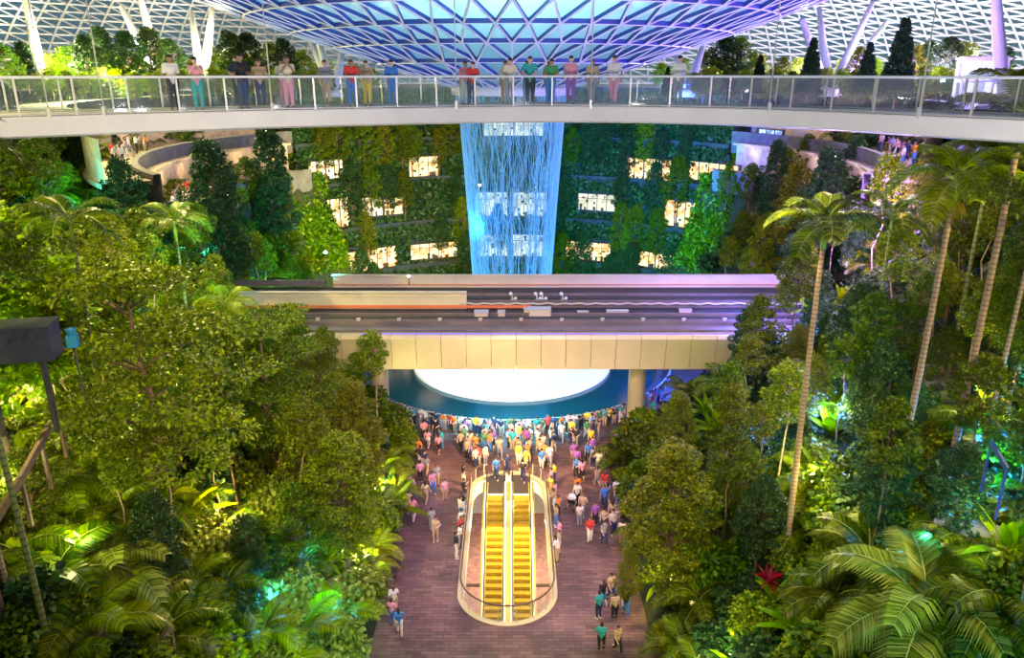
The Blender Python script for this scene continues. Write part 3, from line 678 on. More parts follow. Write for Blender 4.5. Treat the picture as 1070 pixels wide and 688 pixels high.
def escalator(xc, label):
    o = empty('escalator', (XC+xc, YT, 0)); tag(o, label, 'escalator', 'pair of descending escalators')
    b = MB(); y = YT
    while y > YB:   # treads stepping down towards the near end
        z = esc_z(y-.2); b.box((0, y-.2-YT, z-.10), (1.0, .395, .20))
        for q in (-.3, 0, .3): b.box((q, y-.2-YT, z+.004), (.03, .39, .012))
        y -= .4
    b.build('step_band', M['esc_step'], o)
    b = MB(); b.box((0, 1.35, -.05), (1.35, 2.7, .12)); b.build('landing_plate', M['esc_plate'], o)
    b = MB(); b.box((0, .03, .02), (1.0, .12, .04)); b.build('comb', M['led_warm'], o)
    ys = [1.6, .0, -.9]+[-.9-(k+1)*(YT-.9-YB)/10 for k in range(10)]
    for s in (-1, 1):
        x = s*.585
        def strip(dx0, dx1, h0, h1, name, mat, parent=o):
            b = MB(); vs_ = []
            for yy in ys:
                z = esc_z(yy+YT) if yy < 0 else 0
                vs_ += [(x+dx0, yy, z+h0), (x+dx1, yy, z+h0), (x+dx1, yy, z+h1), (x+dx0, yy, z+h1)]
            fs = []
            for i in range(len(ys)-1):
                for k in range(4): fs.append((i*4+k, i*4+(k+1) % 4, (i+1)*4+(k+1) % 4, (i+1)*4+k))
            fs += [(0, 1, 2, 3), tuple((len(ys)-1)*4+k for k in (3, 2, 1, 0))]
            b.add(vs_, fs); return b.build(name, mat, parent)
        inn = (s > 0) == (xc < 0); w_ = .285 if inn else .26; strip(-.08 if s > 0 else -w_, w_ if s > 0 else .08, -.45, .06, 'skirt', M['esc_steel'])
        bal = strip(-.012, .012, .06, .86, 'balustrade', M['rail_glass'])
        strip(-.045, .045, .86, .93, 'handrail', M['rubber'], bal)
        strip(.04 if s > 0 else -.12, .12 if s > 0 else -.04, .065, .085, 'light_strip', M['led_warm'], bal)
    b = MB(); b.box((0, (YB-YT)/2-.2, 0), (.01, .01, .01))
    # truss under the steps
    b = MB(); vs_ = []
    for yy in ys[1:]:
        z = esc_z(yy+YT) if yy < 0 else 0
        vs_ += [(-.66, yy, z-.4), (.66, yy, z-.4), (.66, yy, z-1.1), (-.66, yy, z-1.1)]
    fs = [(i*4+k, i*4+(k+1) % 4, (i+1)*4+(k+1) % 4, (i+1)*4+k) for i in range(len(ys)-2) for k in range(4)]
    b.add(vs_, fs); b.build('truss', M['fascia'], o)
escalator(-.87, 'left one of the two golden lit escalators going down below the plaza')
escalator(.87, 'right one of the two golden lit escalators going down below the plaza')
vr = empty('opening_railing', (0, 0, 0)); tag(vr, 'rounded glass railing around the escalator opening', 'railing')
pts = [p for p in stadium(HW+.12, 24) if not (p[1] > YF+1.9)]
near = [p for p in pts]
# order from the left shoulder round the near end to the right shoulder
L_ = [(XC-(HW+.12)*math.cos(a), YF+(HW+.12)*math.sin(a)) for a in np.linspace(rad(48), 0, 8)]
N_ = [(XC-(HW+.12)*math.cos(a), YN-(HW+.12)*math.sin(a)) for a in np.linspace(0, PI, 26)]
R_ = [(XC+(HW+.12)*math.cos(a), YF+(HW+.12)*math.sin(a)) for a in np.linspace(0, rad(48), 8)]
path = L_+[(XC-HW-.12, y) for y in np.linspace(44, 37, 8)]+N_+[(XC+HW+.12, y) for y in np.linspace(37, 44, 8)]+R_
b = MB(); b.tube([(p[0], p[1], 1.12) for p in path], .05, 6); b.build('handrail', M['brown_steel'], vr)
b = MB()
for p, q in zip(path, path[1:]): b.add([(p[0], p[1], .06), (q[0], q[1], .06), (q[0], q[1], 1.06), (p[0], p[1], 1.06)], [(0, 1, 2, 3)])
b.build('glass_panel', M['rail_glass'], vr)
for p in path[::3]:
    b = MB(); b.box((p[0], p[1], .56), (.05, .05, 1.1)); b.build('post', M['fascia'], vr)

# --- canopy bridge
def catmull(P_, n=12):
    out = []
    Q = [P_[0]]+P_+[P_[-1]]
    for i in range(1, len(Q)-2):
        for k in range(n):
            t = k/n; a, b_, c, d = [Vector((*q, 0)) for q in Q[i-1:i+3]]
            out.append(.5*((2*b_)+(-a+c)*t+(2*a-5*b_+4*c-d)*t*t+(-a+3*b_-3*c+d)*t**3))
    out.append(Vector((*P_[-1], 0))); return out
def resample(pl, step):
    out = [pl[0]]; acc = 0
    for p, q in zip(pl, pl[1:]):
        L = (q-p).length; d = step-acc
        while d <= L:
            out.append(p+(q-p)*(d/L)); d += step
        acc = (acc+L) % step
    return out
DZ = 25.8
cpts = [(-30, 6), (-24.5, 12.5), (-18.5, 18.3), (-13.2, 22.9), (-7.4, 26.8), (0, 29.6), (4.8, 29.3), (8.6, 27.2), (11.6, 23.4), (15.5, 17.5), (19.5, 11.5), (23, 5)]
CP = resample(catmull(cpts), .72)
def tang(i):
    t = CP[min(i+1, len(CP)-1)]-CP[max(i-1, 0)]; return t.normalized()
BW = 2.6
def cb(i, off):
    t = tang(i); n = Vector((-t.y, t.x, 0)); return CP[i]+n*off
cbo = empty('canopy_bridge', (0, 29.6, DZ)); tag(cbo, 'curved white footbridge with glass railings hung high across the valley', 'bridge')
INV = Matrix.Translation((0, -29.6, -DZ))
def cbuild(b, name, mat):
    me = b.mesh(name, mat); me.transform(INV); return link(name, me, cbo)
sec = [(0, 0, .02), (0, -.02, -.02), (0, .10, -.52), (1, .5, -.60), (1, BW-.5, -.60), (0, BW-.1, -.52), (0, BW+.02, -.02), (0, BW, .02)]
b = MB(); vv = []
for i in range(len(CP)):
    for (_, off, dz) in sec: p = cb(i, off); vv.append((p.x, p.y, DZ+dz))
ff = []; m_ = len(sec)
for i in range(len(CP)-1):
    for k in range(m_): ff.append((i*m_+k, i*m_+(k+1) % m_, (i+1)*m_+(k+1) % m_, (i+1)*m_+k))
b.add(vv, ff, 0, False); cbuild(b, 'deck', M['deck_white'])
b = MB()
for i in range(len(CP)-1):
    q = [cb(i, .06), cb(i+1, .06), cb(i+1, BW-.06), cb(i, BW-.06)]
    b.add([(p.x, p.y, DZ+.03) for p in q], [(0, 1, 2, 3)])
cbuild(b, 'walking_surface', M['deck_floor'])
for off, nm in ((.08, 'near'), (BW-.08, 'far')):
    b = MB(); b.tube([(*cb(i, off).xy, DZ+1.08) for i in range(len(CP))], .04, 6); cbuild(b, 'handrail', M['white_steel'])
    b = MB(); b.tube([(*cb(i, off).xy, DZ+.06) for i in range(len(CP))], .035, 4); cbuild(b, 'bottom_rail', M['frame_steel'])
    for i in range(0, len(CP)-2, 2):
        p = cb(i, off); b = MB(); b.box((p.x, p.y, DZ+.57), (.055, .055, 1.08), rz=math.atan2(tang(i).y, tang(i).x)); cbuild(b, 'post', M['frame_steel'])
        q0, q1 = cb(i, off), cb(i+2, off); e = (q1-q0)*.05
        b = MB(); b.add([(q0.x+e.x, q0.y+e.y, DZ+.10), (q1.x-e.x, q1.y-e.y, DZ+.10), (q1.x-e.x, q1.y-e.y, DZ+1.02), (q0.x+e.x, q0.y+e.y, DZ+1.02)], [(0, 1, 2, 3)]); cbuild(b, 'glass_panel', M['rail_glass'])
PXCP = [(proj((p.x, p.y, DZ))[0] if p.y > 1 else -9999) for p in CP]
def cpi(px): return min(range(len(CP)), key=lambda i: abs(PXCP[i]-px))
for px in (51, 115, 283, 471, 616, 801, 966):
    for off in (.02,):
        i = cpi(px); p = cb(i, off); b = MB(); b.tube([(p.x, p.y, DZ), (p.x, p.y, 41)], .022, 6); b.box((p.x, p.y, DZ+.1), (.1, .1, .3)); cbuild(b, 'hanger_rod', M['frame_steel'])

# --- glass lift pavilion on the top level, right
p = at(1020, 104, 62); o = empty('glass_pavilion', (p.x, p.y, 24.9), rad(-18)); o.scale = (.75, .75, .8); tag(o, 'small white framed glass pavilion glowing violet beyond the right end of the bridge', 'pavilion')
b = MB()
for sx in (-1, 1):
    for sy in (-1, 1): b.box((sx*1.9, sy*1.6, 1.9), (.22, .22, 3.8))
for z in (.1, 1.9, 3.75):
    for sy in (-1, 1): b.box((0, sy*1.6, z), (4.0, .18, .18))
    for sx in (-1, 1): b.box((sx*1.9, 0, z), (.18, 3.4, .18))
b.build('frame', M['white_steel'], o)
b = MB()
for sy in (-1, 1): b.box((0, sy*1.55, 1.9), (3.7, .03, 3.5))
for sx in (-1, 1): b.box((sx*1.85, 0, 1.9), (.03, 3.1, 3.5))
b.build('glass_wall', M['rail_glass'], o)
b = MB(); b.box((0, 0, 3.92), (4.4, 3.8, .16)); b.box((0, 0, 4.05), (3.8, 3.2, .12)); b.build('roof', M['white_steel'], o)
b = MB(); b.box((.9, .2, 1.2), (.5, .5, 2.3)); b.box((-.8, .3, .9), (.7, .5, 1.7)); b.build('sign_panel', emis('pavilion_glow', (.75, .6, 1), 2.2), o)
lamp('POINT', 'pavilion_light', (p.x, p.y, 27.6), (.75, .6, 1), 420, None, .3)

# ================================================================ PEOPLE
def capsules_mesh(name, caps, voxel, smooth_it=2):
    b = MB()
    for c in caps:
        p0, r0, p1, r1 = c[:4]
        p0 = Vector(p0); p1 = Vector(p1)
        b.sphere(p0, r0, 12); b.sphere(p1, r1, 12)
        if (p1-p0).length > 1e-4: b.tube([p0, p1], [r0, r1], 12)
    me = b.mesh(name, [])
    o = bpy.data.objects.new(name, me); COL.objects.link(o)
    m = o.modifiers.new('r', 'REMESH'); m.mode = 'VOXEL'; m.voxel_size = voxel; m.use_smooth_shade = True
    if smooth_it:
        s = o.modifiers.new('s', 'SMOOTH'); s.iterations = smooth_it; s.factor = .5
    dg = bpy.context.evaluated_depsgraph_get()
    out = bpy.data.meshes.new_from_object(o.evaluated_get(dg))
    bpy.data.objects.remove(o); out.name = name
    out.polygons.foreach_set('use_smooth', [True]*len(out.polygons))
    return out
def person_proto(key, pose):
    """pose: dict of joints; figure faces +Y, feet on z = 0"""
    J = dict(hipL=(-.095, 0, .90), hipR=(.095, 0, .90), kneeL=(-.10, .02, .49), kneeR=(.10, .02, .49), ankL=(-.10, -.02, .08), ankR=(.10, -.02, .08),
             shL=(-.18, -.01, 1.40), shR=(.18, -.01, 1.40), elL=(-.23, -.02, 1.12), elR=(.23, -.02, 1.12), wrL=(-.22, .06, .88), wrR=(.22, .06, .88), head=(0, .02, 1.60), chest=(0, 0, 1.28), waist=(0, 0, 1.04))
    J.update(pose); V = {k: Vector(v) for k, v in J.items()}
    caps = []
    neck = (V['shL']+V['shR'])/2+Vector((0, 0, .05))
    caps += [(V['chest']+Vector((-.07, 0, 0)), .115, V['chest']+Vector((.07, 0, 0)), .115), (V['waist']+Vector((-.05, 0, 0)), .105, V['waist']+Vector((.05, 0, 0)), .105),
             (V['chest'], .12, V['waist'], .11), (V['waist'], .11, (V['hipL']+V['hipR'])/2, .12), (V['shL'], .062, V['shR'], .062), (V['chest'], .12, neck-Vector((0, 0, .06)), .08),
             (neck-Vector((0, 0, .04)), .056, V['head']-Vector((0, .01, .07)), .05)]
    caps += [(V['head']+Vector((0, -.015, .03)), .095, V['head']+Vector((0, .012, -.03)), .080), (V['head']+Vector((0, .03, -.05)), .062, V['head']+Vector((0, .045, -.075)), .045),
             (V['head']+Vector((0, .085, .01)), .014, V['head']+Vector((0, .108, -.018)), .016)]
    for s in (-1, 1):
        caps += [(V['head']+Vector((s*.088, -.01, .0)), .020, V['head']+Vector((s*.09, -.015, -.025)), .014), (V['head']+Vector((s*.035, .088, .02)), .014, V['head']+Vector((s*.035, .088, .02)), .014)]
    caps += [(V['head']+Vector((-.02, .088, -.052)), .011, V['head']+Vector((.02, .088, -.052)), .011)]
    for s, q in (('L', -1), ('R', 1)):
        caps += [(V['hip'+s], .092, V['knee'+s], .060), (V['knee'+s], .058, V['ank'+s]+Vector((0, 0, .22)), .050), (V['ank'+s]+Vector((0, 0, .24)), .050, V['ank'+s], .038)]
        caps += [(V['ank'+s]+Vector((0, -.03, -.035)), .040, V['ank'+s]+Vector((0, .13, -.045)), .033)]
        caps += [(V['sh'+s], .056, V['el'+s], .043), (V['el'+s], .042, V['wr'+s], .029)]
        w = V['wr'+s]; d = (w-V['el'+s]).normalized(); sx = d.cross(Vector((0, 0, 1)) if abs(d.z) < .8 else Vector((0, 1, 0))).normalized()
        caps += [(w, .028, w+d*.06, .034)]
        for k in range(4):
            f0 = w+d*.07+sx*((k-1.5)*.020); caps += [(f0, .011, f0+d*(.055+.012*(k in (1, 2)))+Vector((0, 0, -.012)), .010)]
        caps += [(w+d*.02+sx*.03*q, .012, w+d*.055+sx*.055*q, .010)]
    body = capsules_mesh(key+'_body', caps, .0135, 1)
    sh = [(V['chest']+Vector((-.07, 0, 0)), .132, V['chest']+Vector((.07, 0, 0)), .132), (V['chest'], .138, V['waist'], .130), (V['waist']+Vector((-.05, 0, 0)), .122, V['waist']+Vector((.05, 0, 0)), .122),
          (V['waist'], .130, (V['hipL']+V['hipR'])/2+Vector((0, 0, .02)), .132), (V['shL'], .076, V['shR'], .076), (V['chest'], .13, neck-Vector((0, 0, .07)), .09)]
    for s in 'LR': sh += [(V['sh'+s], .074, V['sh'+s]*.25+V['el'+s]*.75, .060)]
    shirt = capsules_mesh(key+'_shirt', sh, .019, 2)
    tr = [(V['hipL'], .115, V['hipR'], .115), (V['hipL']+Vector((0, 0, .05)), .108, V['hipR']+Vector((0, 0, .05)), .108)]
    for s in 'LR': tr += [(V['hip'+s], .112, V['knee'+s], .078), (V['knee'+s], .076, V['ank'+s]+Vector((0, 0, .07)), .060)]
    trou = capsules_mesh(key+'_trousers', tr, .019, 2)
    h = V['head']; hr = [(h+Vector((0, -.028, .045)), .100, h+Vector((0, .015, .062)), .082), (h+Vector((0, -.05, -.01)), .080, h+Vector((0, -.05, .03)), .085)]
    if key in ('b', 'd'): hr += [(h+Vector((0, -.065, -.02)), .075, h+Vector((0, -.085, -.17)), .05)]
    hair = capsules_mesh(key+'_hair', hr, .02, 1)
    so = []
    for s in 'LR': so += [(V['ank'+s]+Vector((0, -.035, -.040)), .046, V['ank'+s]+Vector((0, .135, -.046)), .040)]
    shoe = capsules_mesh(key+'_shoes', so, .02, 1)
    for me, m in ((body, 'skin'), (shirt, 'cloth'), (trou, 'cloth'), (hair, 'hair'), (shoe, 'cloth')):
        me.materials.clear(); me.materials.append(M[m])
    return dict(body=body, shirt=shirt, trousers=trou, hair=hair, shoes=shoe)
POSES = {
 'a': person_proto('a', {}),
 'b': person_proto('b', dict(kneeL=(-.10, .20, .51), ankL=(-.10, .22, .09), kneeR=(.10, -.02, .49), ankR=(.10, -.24, .13), elL=(-.24, -.14, 1.14), wrL=(-.22, -.16, .90), elR=(.24, .08, 1.14), wrR=(.21, .26, .98))),
 'c': person_proto('c', dict(elL=(-.20, .16, 1.22), elR=(.20, .16, 1.22), wrL=(-.06, .32, 1.42), wrR=(.07, .32, 1.42), head=(0, .04, 1.60))),
 'd': person_proto('d', dict(elL=(-.26, .16, 1.16), elR=(.26, .16, 1.16), wrL=(-.14, .36, 1.08), wrR=(.14, .36, 1.08), chest=(0, .06, 1.27), shL=(-.18, .10, 1.38), shR=(.18, .10, 1.38), head=(0, .17, 1.56), waist=(0, 0, 1.04))),
 'e': person_proto('e', dict(kneeR=(.12, .16, .50), ankR=(.12, .10, .08), elL=(-.30, -.02, 1.15), wrL=(-.14, .12, 1.04), elR=(.24, -.02, 1.12), wrR=(.22, .05, .88))),
}
POSEWORD = {'a': 'standing', 'b': 'walking', 'c': 'holding a phone up', 'd': 'leaning forward', 'e': 'standing with one hand on the hip'}
CLO = {'white': (.75, .73, .70), 'red': (.65, .04, .04), 'orange': (.80, .26, .03), 'yellow': (.80, .60, .05), 'navy': (.02, .035, .12), 'black': (.015, .015, .02), 'blue': (.05, .20, .60), 'light blue': (.30, .50, .75),
       'pink': (.78, .32, .42), 'grey': (.28, .28, .30), 'tan': (.50, .36, .22), 'green': (.06, .28, .10), 'teal': (.03, .36, .38), 'purple': (.30, .10, .45), 'cream': (.72, .64, .48)}
PEOPLE = []
pr_ = random.Random(21)
def person(x, y, z, face, pose=None, top=None, bot=None, place='', group='', sc=None, label=None):
    pose = pose or pr_.choice('aabbcde'); top = top or pr_.choice(['white', 'white', 'red', 'orange', 'yellow', 'black', 'navy', 'light blue', 'pink', 'grey', 'tan', 'cream', 'green', 'teal', 'purple', 'orange'])
    bot = bot or pr_.choice(['navy', 'black', 'grey', 'tan', 'blue', 'black', 'white'])
    P_ = POSES[pose]; o = link('person', P_['body']); o.location = (x, y, z); o.rotation_euler = (0, 0, face)
    s = sc or pr_.uniform(.92, 1.05); o.scale = (s, s, s)
    skin = pr_.choice([(.62, .40, .28), (.48, .29, .18), (.70, .48, .36), (.35, .20, .12)]); o.color = (*skin, 1)
    for nm, col in (('shirt', CLO[top]), ('trousers', CLO[bot]), ('hair', pr_.choice([(.012, .010, .010), (.03, .018, .010), (.10, .05, .02)])), ('shoes', pr_.choice([(.03, .03, .03), (.6, .6, .6), (.15, .08, .05)]))):
        c = link(nm, P_[nm], o); c.color = (*col, 1)
    tag(o, None, 'person', group)
    PEOPLE.append((o, top, bot, pose, place, label))
    return o
# crowd along the pool railing, two uneven rows
GP = 'crowd at the pool railing'
for k, a in enumerate(np.linspace(rad(126), rad(234), 58)):
    rr = 15.75+pr_.uniform(0, .25); a += pr_.uniform(-.01, .01)
    x, y = rr*math.sin(a), 70+rr*math.cos(a)
    person(x, y, 0, -a+pr_.uniform(-.4, .4), pr_.choice('accdda'), None, None, 'at the pool railing', GP)
for k in range(66):
    a = rad(pr_.uniform(134, 226)); rr = pr_.uniform(16.4, 18.9); x, y = rr*math.sin(a), 70+rr*math.cos(a)
    person(x, y, 0, -a+pr_.uniform(-1.2, 1.2), None, None, None, 'behind the railing crowd', GP)
# around the escalator opening
def rimp(t, off): # t<0 left side, t>0 right; |t| is y
    return XC+math.copysign(HW+off, t), abs(t)
GR = 'people at the escalator opening'
for k, y in enumerate([38.3, 39.4, 40.3, 41.0, 42.4, 43.1, 43.9, 44.8, 45.6, 46.6]):
    x, _ = rimp(-1, pr_.uniform(.45, .75)); person(x, y, 0, rad(-90)+pr_.uniform(-.5, .5), pr_.choice('acd'), pr_.choice(['orange', 'red', 'yellow', 'white', 'black', 'cream']), None, 'left of escalator opening', GR)
for k, y in enumerate([38.0, 38.8, 39.7, 41.6, 42.6, 43.4, 44.3, 45.2, 46.2, 46.9]):
    x, _ = rimp(1, pr_.uniform(.45, .8)); person(x, y, 0, rad(90)+pr_.uniform(-.5, .5), pr_.choice('acd'), pr_.choice(['orange', 'red', 'pink', 'white', 'yellow', 'tan']), None, 'right of escalator opening', GR)
for k in range(14):
    person(XC+pr_.uniform(-3.1, 3.1), pr_.uniform(48.6, 50.6), 0, rad(180)+pr_.uniform(-.8, .8), pr_.choice('ab'), pr_.choice(['yellow', 'orange', 'tan', 'cream', 'red', 'blue', 'white']), None, 'behind the escalator landing', 'people coming to the escalators')
for x, y, t in ((-1.1, 47.5, 'blue'), (.75, 47.2, 'black'), (-.3, 48.2, 'navy')):
    person(x, y, .02, rad(180), 'b', t, 'navy', 'on the escalator landing', 'people coming to the escalators')
# walkers on the two sides of the plaza
def walkers(n, x0, x1, y0, y1, place, grp, tops=None):
    done = []
    for k in range(n*6):
        if len(done) >= n: break
        x, y = pr_.uniform(x0, x1), pr_.uniform(y0, y1)
        if any(math.hypot(x-a, y-b_) < .55 for a, b_ in done): continue
        done.append((x, y)); person(x, y, 0, pr_.choice([0, rad(180)])+pr_.uniform(-.5, .5), pr_.choice('bbbae'), pr_.choice(tops) if tops else None, None, place, grp)
walkers(13, -7.0, -4.4, 40, 50, 'on the left plaza', 'walkers on the left of the plaza', ['white', 'pink', 'navy', 'tan', 'black', 'light blue', 'grey'])
walkers(26, 4.2, 7.0, 39, 50, 'on the right plaza', 'walkers on the right of the plaza', ['pink', 'orange', 'white', 'tan', 'cream', 'purple', 'blue', 'red', 'grey'])
walkers(12, -7, 7, 50.5, 52.5, 'between pool and escalators', 'walkers between pool and escalators')
walkers(3, -6.6, -5.0, 30.5, 34, 'beside the left plaza tree', 'walkers low on the plaza', ['white', 'pink', 'blue'])
walkers(7, 4.3, 6.4, 30, 35.5, 'beside the right plaza tree', 'walkers low on the plaza', ['navy', 'teal', 'tan', 'black'])
# beyond the railing on both sides of the pool
walkers(7, -15.5, -13.2, 58, 63, 'beyond the left bridge column', 'people beside the pool')
# stroller
sx_, sy_ = onz(598, 531, 0).xy
st_ = empty('baby_stroller', (sx_, sy_, 0), rad(-30)); tag(st_, 'black and white stroller right of the escalator opening', 'stroller')
b = MB()
for q in (-.25, .25): b.tube([(q, -.45, 1.0), (q, .1, .45), (q, .5, .12)], .018, 6); b.tube([(q, -.4, .1), (q, .15, .55)], .018, 6)
b.tube([(-.25, -.45, 1.0), (.25, -.45, 1.0)], .02, 6); b.build('frame', M['frame_steel'], st_)
b = MB(); b.box((0, .05, .5), (.44, .6, .12)); b.box((0, -.2, .75), (.44, .1, .5)); b.build('seat', M['rubber'], st_)
b = MB(); b.lathe([(.0, .30), (.22, .22), (.30, .0)], 12, (0, -.12, .82)); b.build('hood', M['deck_white'], st_)
for q in (-.27, .27):
    for yy in (-.4, .5):
        b = MB(); b.tube([(q-.02, yy, .12), (q+.02, yy, .12)], .12, 12); b.build('wheel', M['rubber'], st_)
# on the canopy bridge (pixel column, offset from the near rail, facing into or out of the valley)
CBP = [(196, .55, 'a', 'white', 'black', 'in a white top and dark shorts at the left bridge railing'), (217, .5, 'c', 'pink', 'teal', 'in a pale pink top at the left part of the footbridge'), (256, 1.3, 'd', 'navy', 'black', 'in dark clothes bending beside the left bridge hanger'),
       (268, .7, 'a', 'black', 'navy', 'in black beside a figure in white on the footbridge'), (277, 1.6, 'e', 'tan', 'navy', 'in brown standing at the far rail by the left hanger rod'), (297, .6, 'c', 'cream', 'pink', 'in cream top and pink shorts right of the left hanger rod'),
       (305, 1.4, 'b', 'white', 'pink', 'in white and pink walking near the left hanger rod'), (352, 1.5, 'a', 'grey', 'tan', 'in grey standing alone before the red-shirted visitor'), (375, .6, 'd', 'red', 'blue', 'in a red shirt and blue jeans leaning on the footbridge rail'), (399, 1.5, 'e', 'tan', 'yellow', 'in tan and yellow beside the visitor in blue on the footbridge'),
       (415, .7, 'a', 'blue', 'blue', 'dressed all in blue on the left half of the footbridge'), (488, .5, 'd', 'red', 'navy', 'in a dark red top leaning on the rail left of the waterfall'), (496, 1.5, 'a', 'pink', 'white', 'in pink behind the dark red figure on the footbridge'),
       (529, .7, 'd', 'cream', 'grey', 'in cream leaning above the middle of the waterfall'), (540, 1.6, 'a', 'white', 'tan', 'in white at the far rail above the waterfall'), (551, .6, 'd', 'teal', 'black', 'with teal top and dark trousers above the waterfall'), (560, 1.4, 'c', 'navy', 'light blue', 'in navy holding a phone above the waterfall'), (571, .5, 'd', 'green', 'blue', 'in dark green and blue leaning right of the waterfall middle'),
       (580, 1.2, 'e', 'orange', 'blue', 'in orange beside the dark green figure on the footbridge'), (601, 1.4, 'b', 'pink', 'purple', 'in pink and purple walking right of the waterfall'), (614, .8, 'b', 'tan', 'grey', 'in tan walking at the right hanger rod above the waterfall'), (640, 1.4, 'b', 'white', 'pink', 'in white and pink on the right half of the footbridge'), (700, 1.6, 'a', 'white', 'grey', 'in white and grey, furthest right on the footbridge')]
for px, off, pose, top, bot, lab in CBP:
    i = cpi(px); p = cb(i, off+.1); person(p.x, p.y, DZ+.03, rad(180)+math.atan2(tang(i).y, tang(i).x)+pr_.uniform(-.3, .3), pose, top, bot, '', 'visitors on the canopy bridge', None, 'person '+lab)
# on the balconies
for s, nm in ((-1, 'left'), (1, 'right')):
    for (r, z, p0, p1, lvl, n) in ((31.3, 20.5, 92, 118, 'upper', 10), (27.5, 16.7, 78, 116, 'lower', 14)):
        for k in range(n):
            a = s*rad(p0+(p1-p0)*(k+pr_.uniform(.1, .9))/n); q = r+pr_.uniform(0, .9)
            person(q*math.sin(a), 70+q*math.cos(a), z, -a+rad(180)+pr_.uniform(-.6, .6), None, None, None, 'on the %s %s balcony' % (lvl, nm), 'people on the balconies')

# ================================================================ PLANTS
def leaves_mesh(name, P_, N_, U_, size, width, mats, midx=None, fold=.25):
    """rhombus leaves folded along the midrib; P_ base points, U_ pointing directions, N_ normals (arrays n x 3)"""
    n = len(P_)
    U = U_/np.linalg.norm(U_, axis=1, keepdims=True)
    Sd = np.cross(U, N_); Sd /= np.maximum(np.linalg.norm(Sd, axis=1, keepdims=True), 1e-6)
    Nn = np.cross(Sd, U); L = size[:, None]; Wd = (size*width)[:, None]
    v0 = P_; v2 = P_+U*L; mid = P_+U*L*.45
    m2 = P_+U*L*.25; m3 = P_+U*L*.68; lf = Nn*Wd*fold
    V = np.stack([v0, m2+Sd*Wd*.92+lf, m3+Sd*Wd*.8+lf, v2, m3-Sd*Wd*.8+lf, m2-Sd*Wd*.92+lf], 1).reshape(-1, 3)
    me = bpy.data.meshes.new(name); me.vertices.add(n*6); me.vertices.foreach_set('co', V.ravel())
    idx = np.arange(n)[:, None]*6
    tri = np.concatenate([idx+[0, 1, 2, 3], idx+[0, 3, 4, 5]], 1).reshape(-1)
    me.loops.add(n*8); me.loops.foreach_set('vertex_index', tri.astype(np.int32))
    me.polygons.add(n*2); me.polygons.foreach_set('loop_start', (np.arange(n*2)*4).astype(np.int32)); me.polygons.foreach_set('loop_total', np.full(n*2, 4, np.int32))
    for m in (mats if isinstance(mats, list) else [mats]): me.materials.append(m)
    me.update(); me.validate(); return me
def cloud(rs, centers, radii, per, size, mats, name, width=.32, up=.6, droop=.2, shell=.55):
    """clumps of leaves: each clump an ellipsoid (rx, ry, rz) around a centre"""
    P_, N_, U_, S_ = [], [], [], []
    for c, r in zip(centers, radii):
        k = per if np.isscalar(per) else int(per)
        d = rs.normal(size=(k, 3)); d /= np.linalg.norm(d, axis=1, keepdims=True)
        q = rs.uniform(shell, 1.0, (k, 1))**.6
        p = np.array(c)+d*q*np.array(r)
        nn = d*.6+np.array([0, 0, up])+rs.normal(size=(k, 3))*.35
        uu = d*np.array([1, 1, .3])+rs.normal(size=(k, 3))*.6-np.array([0, 0, droop])
        P_.append(p); N_.append(nn); U_.append(uu); S_.append(rs.uniform(.65, 1.25, k)*size)
    return leaves_mesh(name, np.concatenate(P_), np.concatenate(N_), np.concatenate(U_), np.concatenate(S_), width, mats)
def wood(name, segs, mat, n=7):
    b = MB()
    for pts, rs_ in segs: b.tube(pts, rs_, n)
    return b.mesh(name, mat)
def bend(a, c, rs, k=3, amt=.12):
    a = Vector(a); c = Vector(c); L = (c-a).length; out = []
    for i in range(k+1):
        t = i/k; j = Vector((rs.uniform(-1, 1), rs.uniform(-1, 1), rs.uniform(-.3, .3)))*L*amt*math.sin(PI*t)
        out.append(a+(c-a)*t+j)
    return out
def make_tree(seed, H, crown_lo, cr, nclump, per, leaf, lmat, bmat='bark', flat=1.0, clump=.9, layered=False, trunk_r=.14, spread=1.0):
    """tree of height H: trunk and branches, a crown whose clumps sit on the branch ends"""
    rs = np.random.RandomState(seed); r_ = random.Random(seed)
    top = Vector((r_.uniform(-.3, .3), r_.uniform(-.3, .3), H*.86)); tp = bend((0, 0, -.4), top, r_, 5, .03)
    segs = [(tp, [trunk_r*(1-.75*i/5) for i in range(6)])]; C_, R_ = [], []
    for k in range(nclump):
        t = k/(nclump-1) if nclump > 1 else 1
        if layered:
            lev = int(t*3.999)/4; z = H*(crown_lo+(1-crown_lo)*lev)+r_.uniform(-.12, .12); rr = cr*(1-.55*lev)*r_.uniform(.25, 1.0)
        else:
            z = H*(crown_lo+(1-crown_lo)*t); prof = math.sin(PI*min(1, .22+.78*t))**.6 if t < .97 else .2; rr = cr*prof*r_.uniform(.45, 1.0)
        a = k*2.399+r_.uniform(-.4, .4); c = Vector((rr*math.cos(a)*spread, rr*math.sin(a)*spread, z)); C_.append(c)
        s = clump*r_.uniform(.75, 1.25); R_.append((s*(1.5 if layered else 1), s*(1.5 if layered else 1), s*flat))
        zz = max(H*.25, z-rr*.55); f = min(.98, (zz+.4)/(H*.86+.4)); i = min(4, int(f*5)); p0 = tp[i].lerp(tp[i+1], f*5-i)
        segs.append((bend(p0, c, r_, 3, .10), [trunk_r*.42*(1-f*.5), trunk_r*.3, trunk_r*.18, .012]))
    R_ = [Vector(r) for r in R_]
    cm = cloud(rs, [tuple(c) for c in C_], [tuple(r) for r in R_], per, leaf, M[lmat], 'crown_%d' % seed)
    return wood('trunk_%d' % seed, segs, M[bmat]), cm
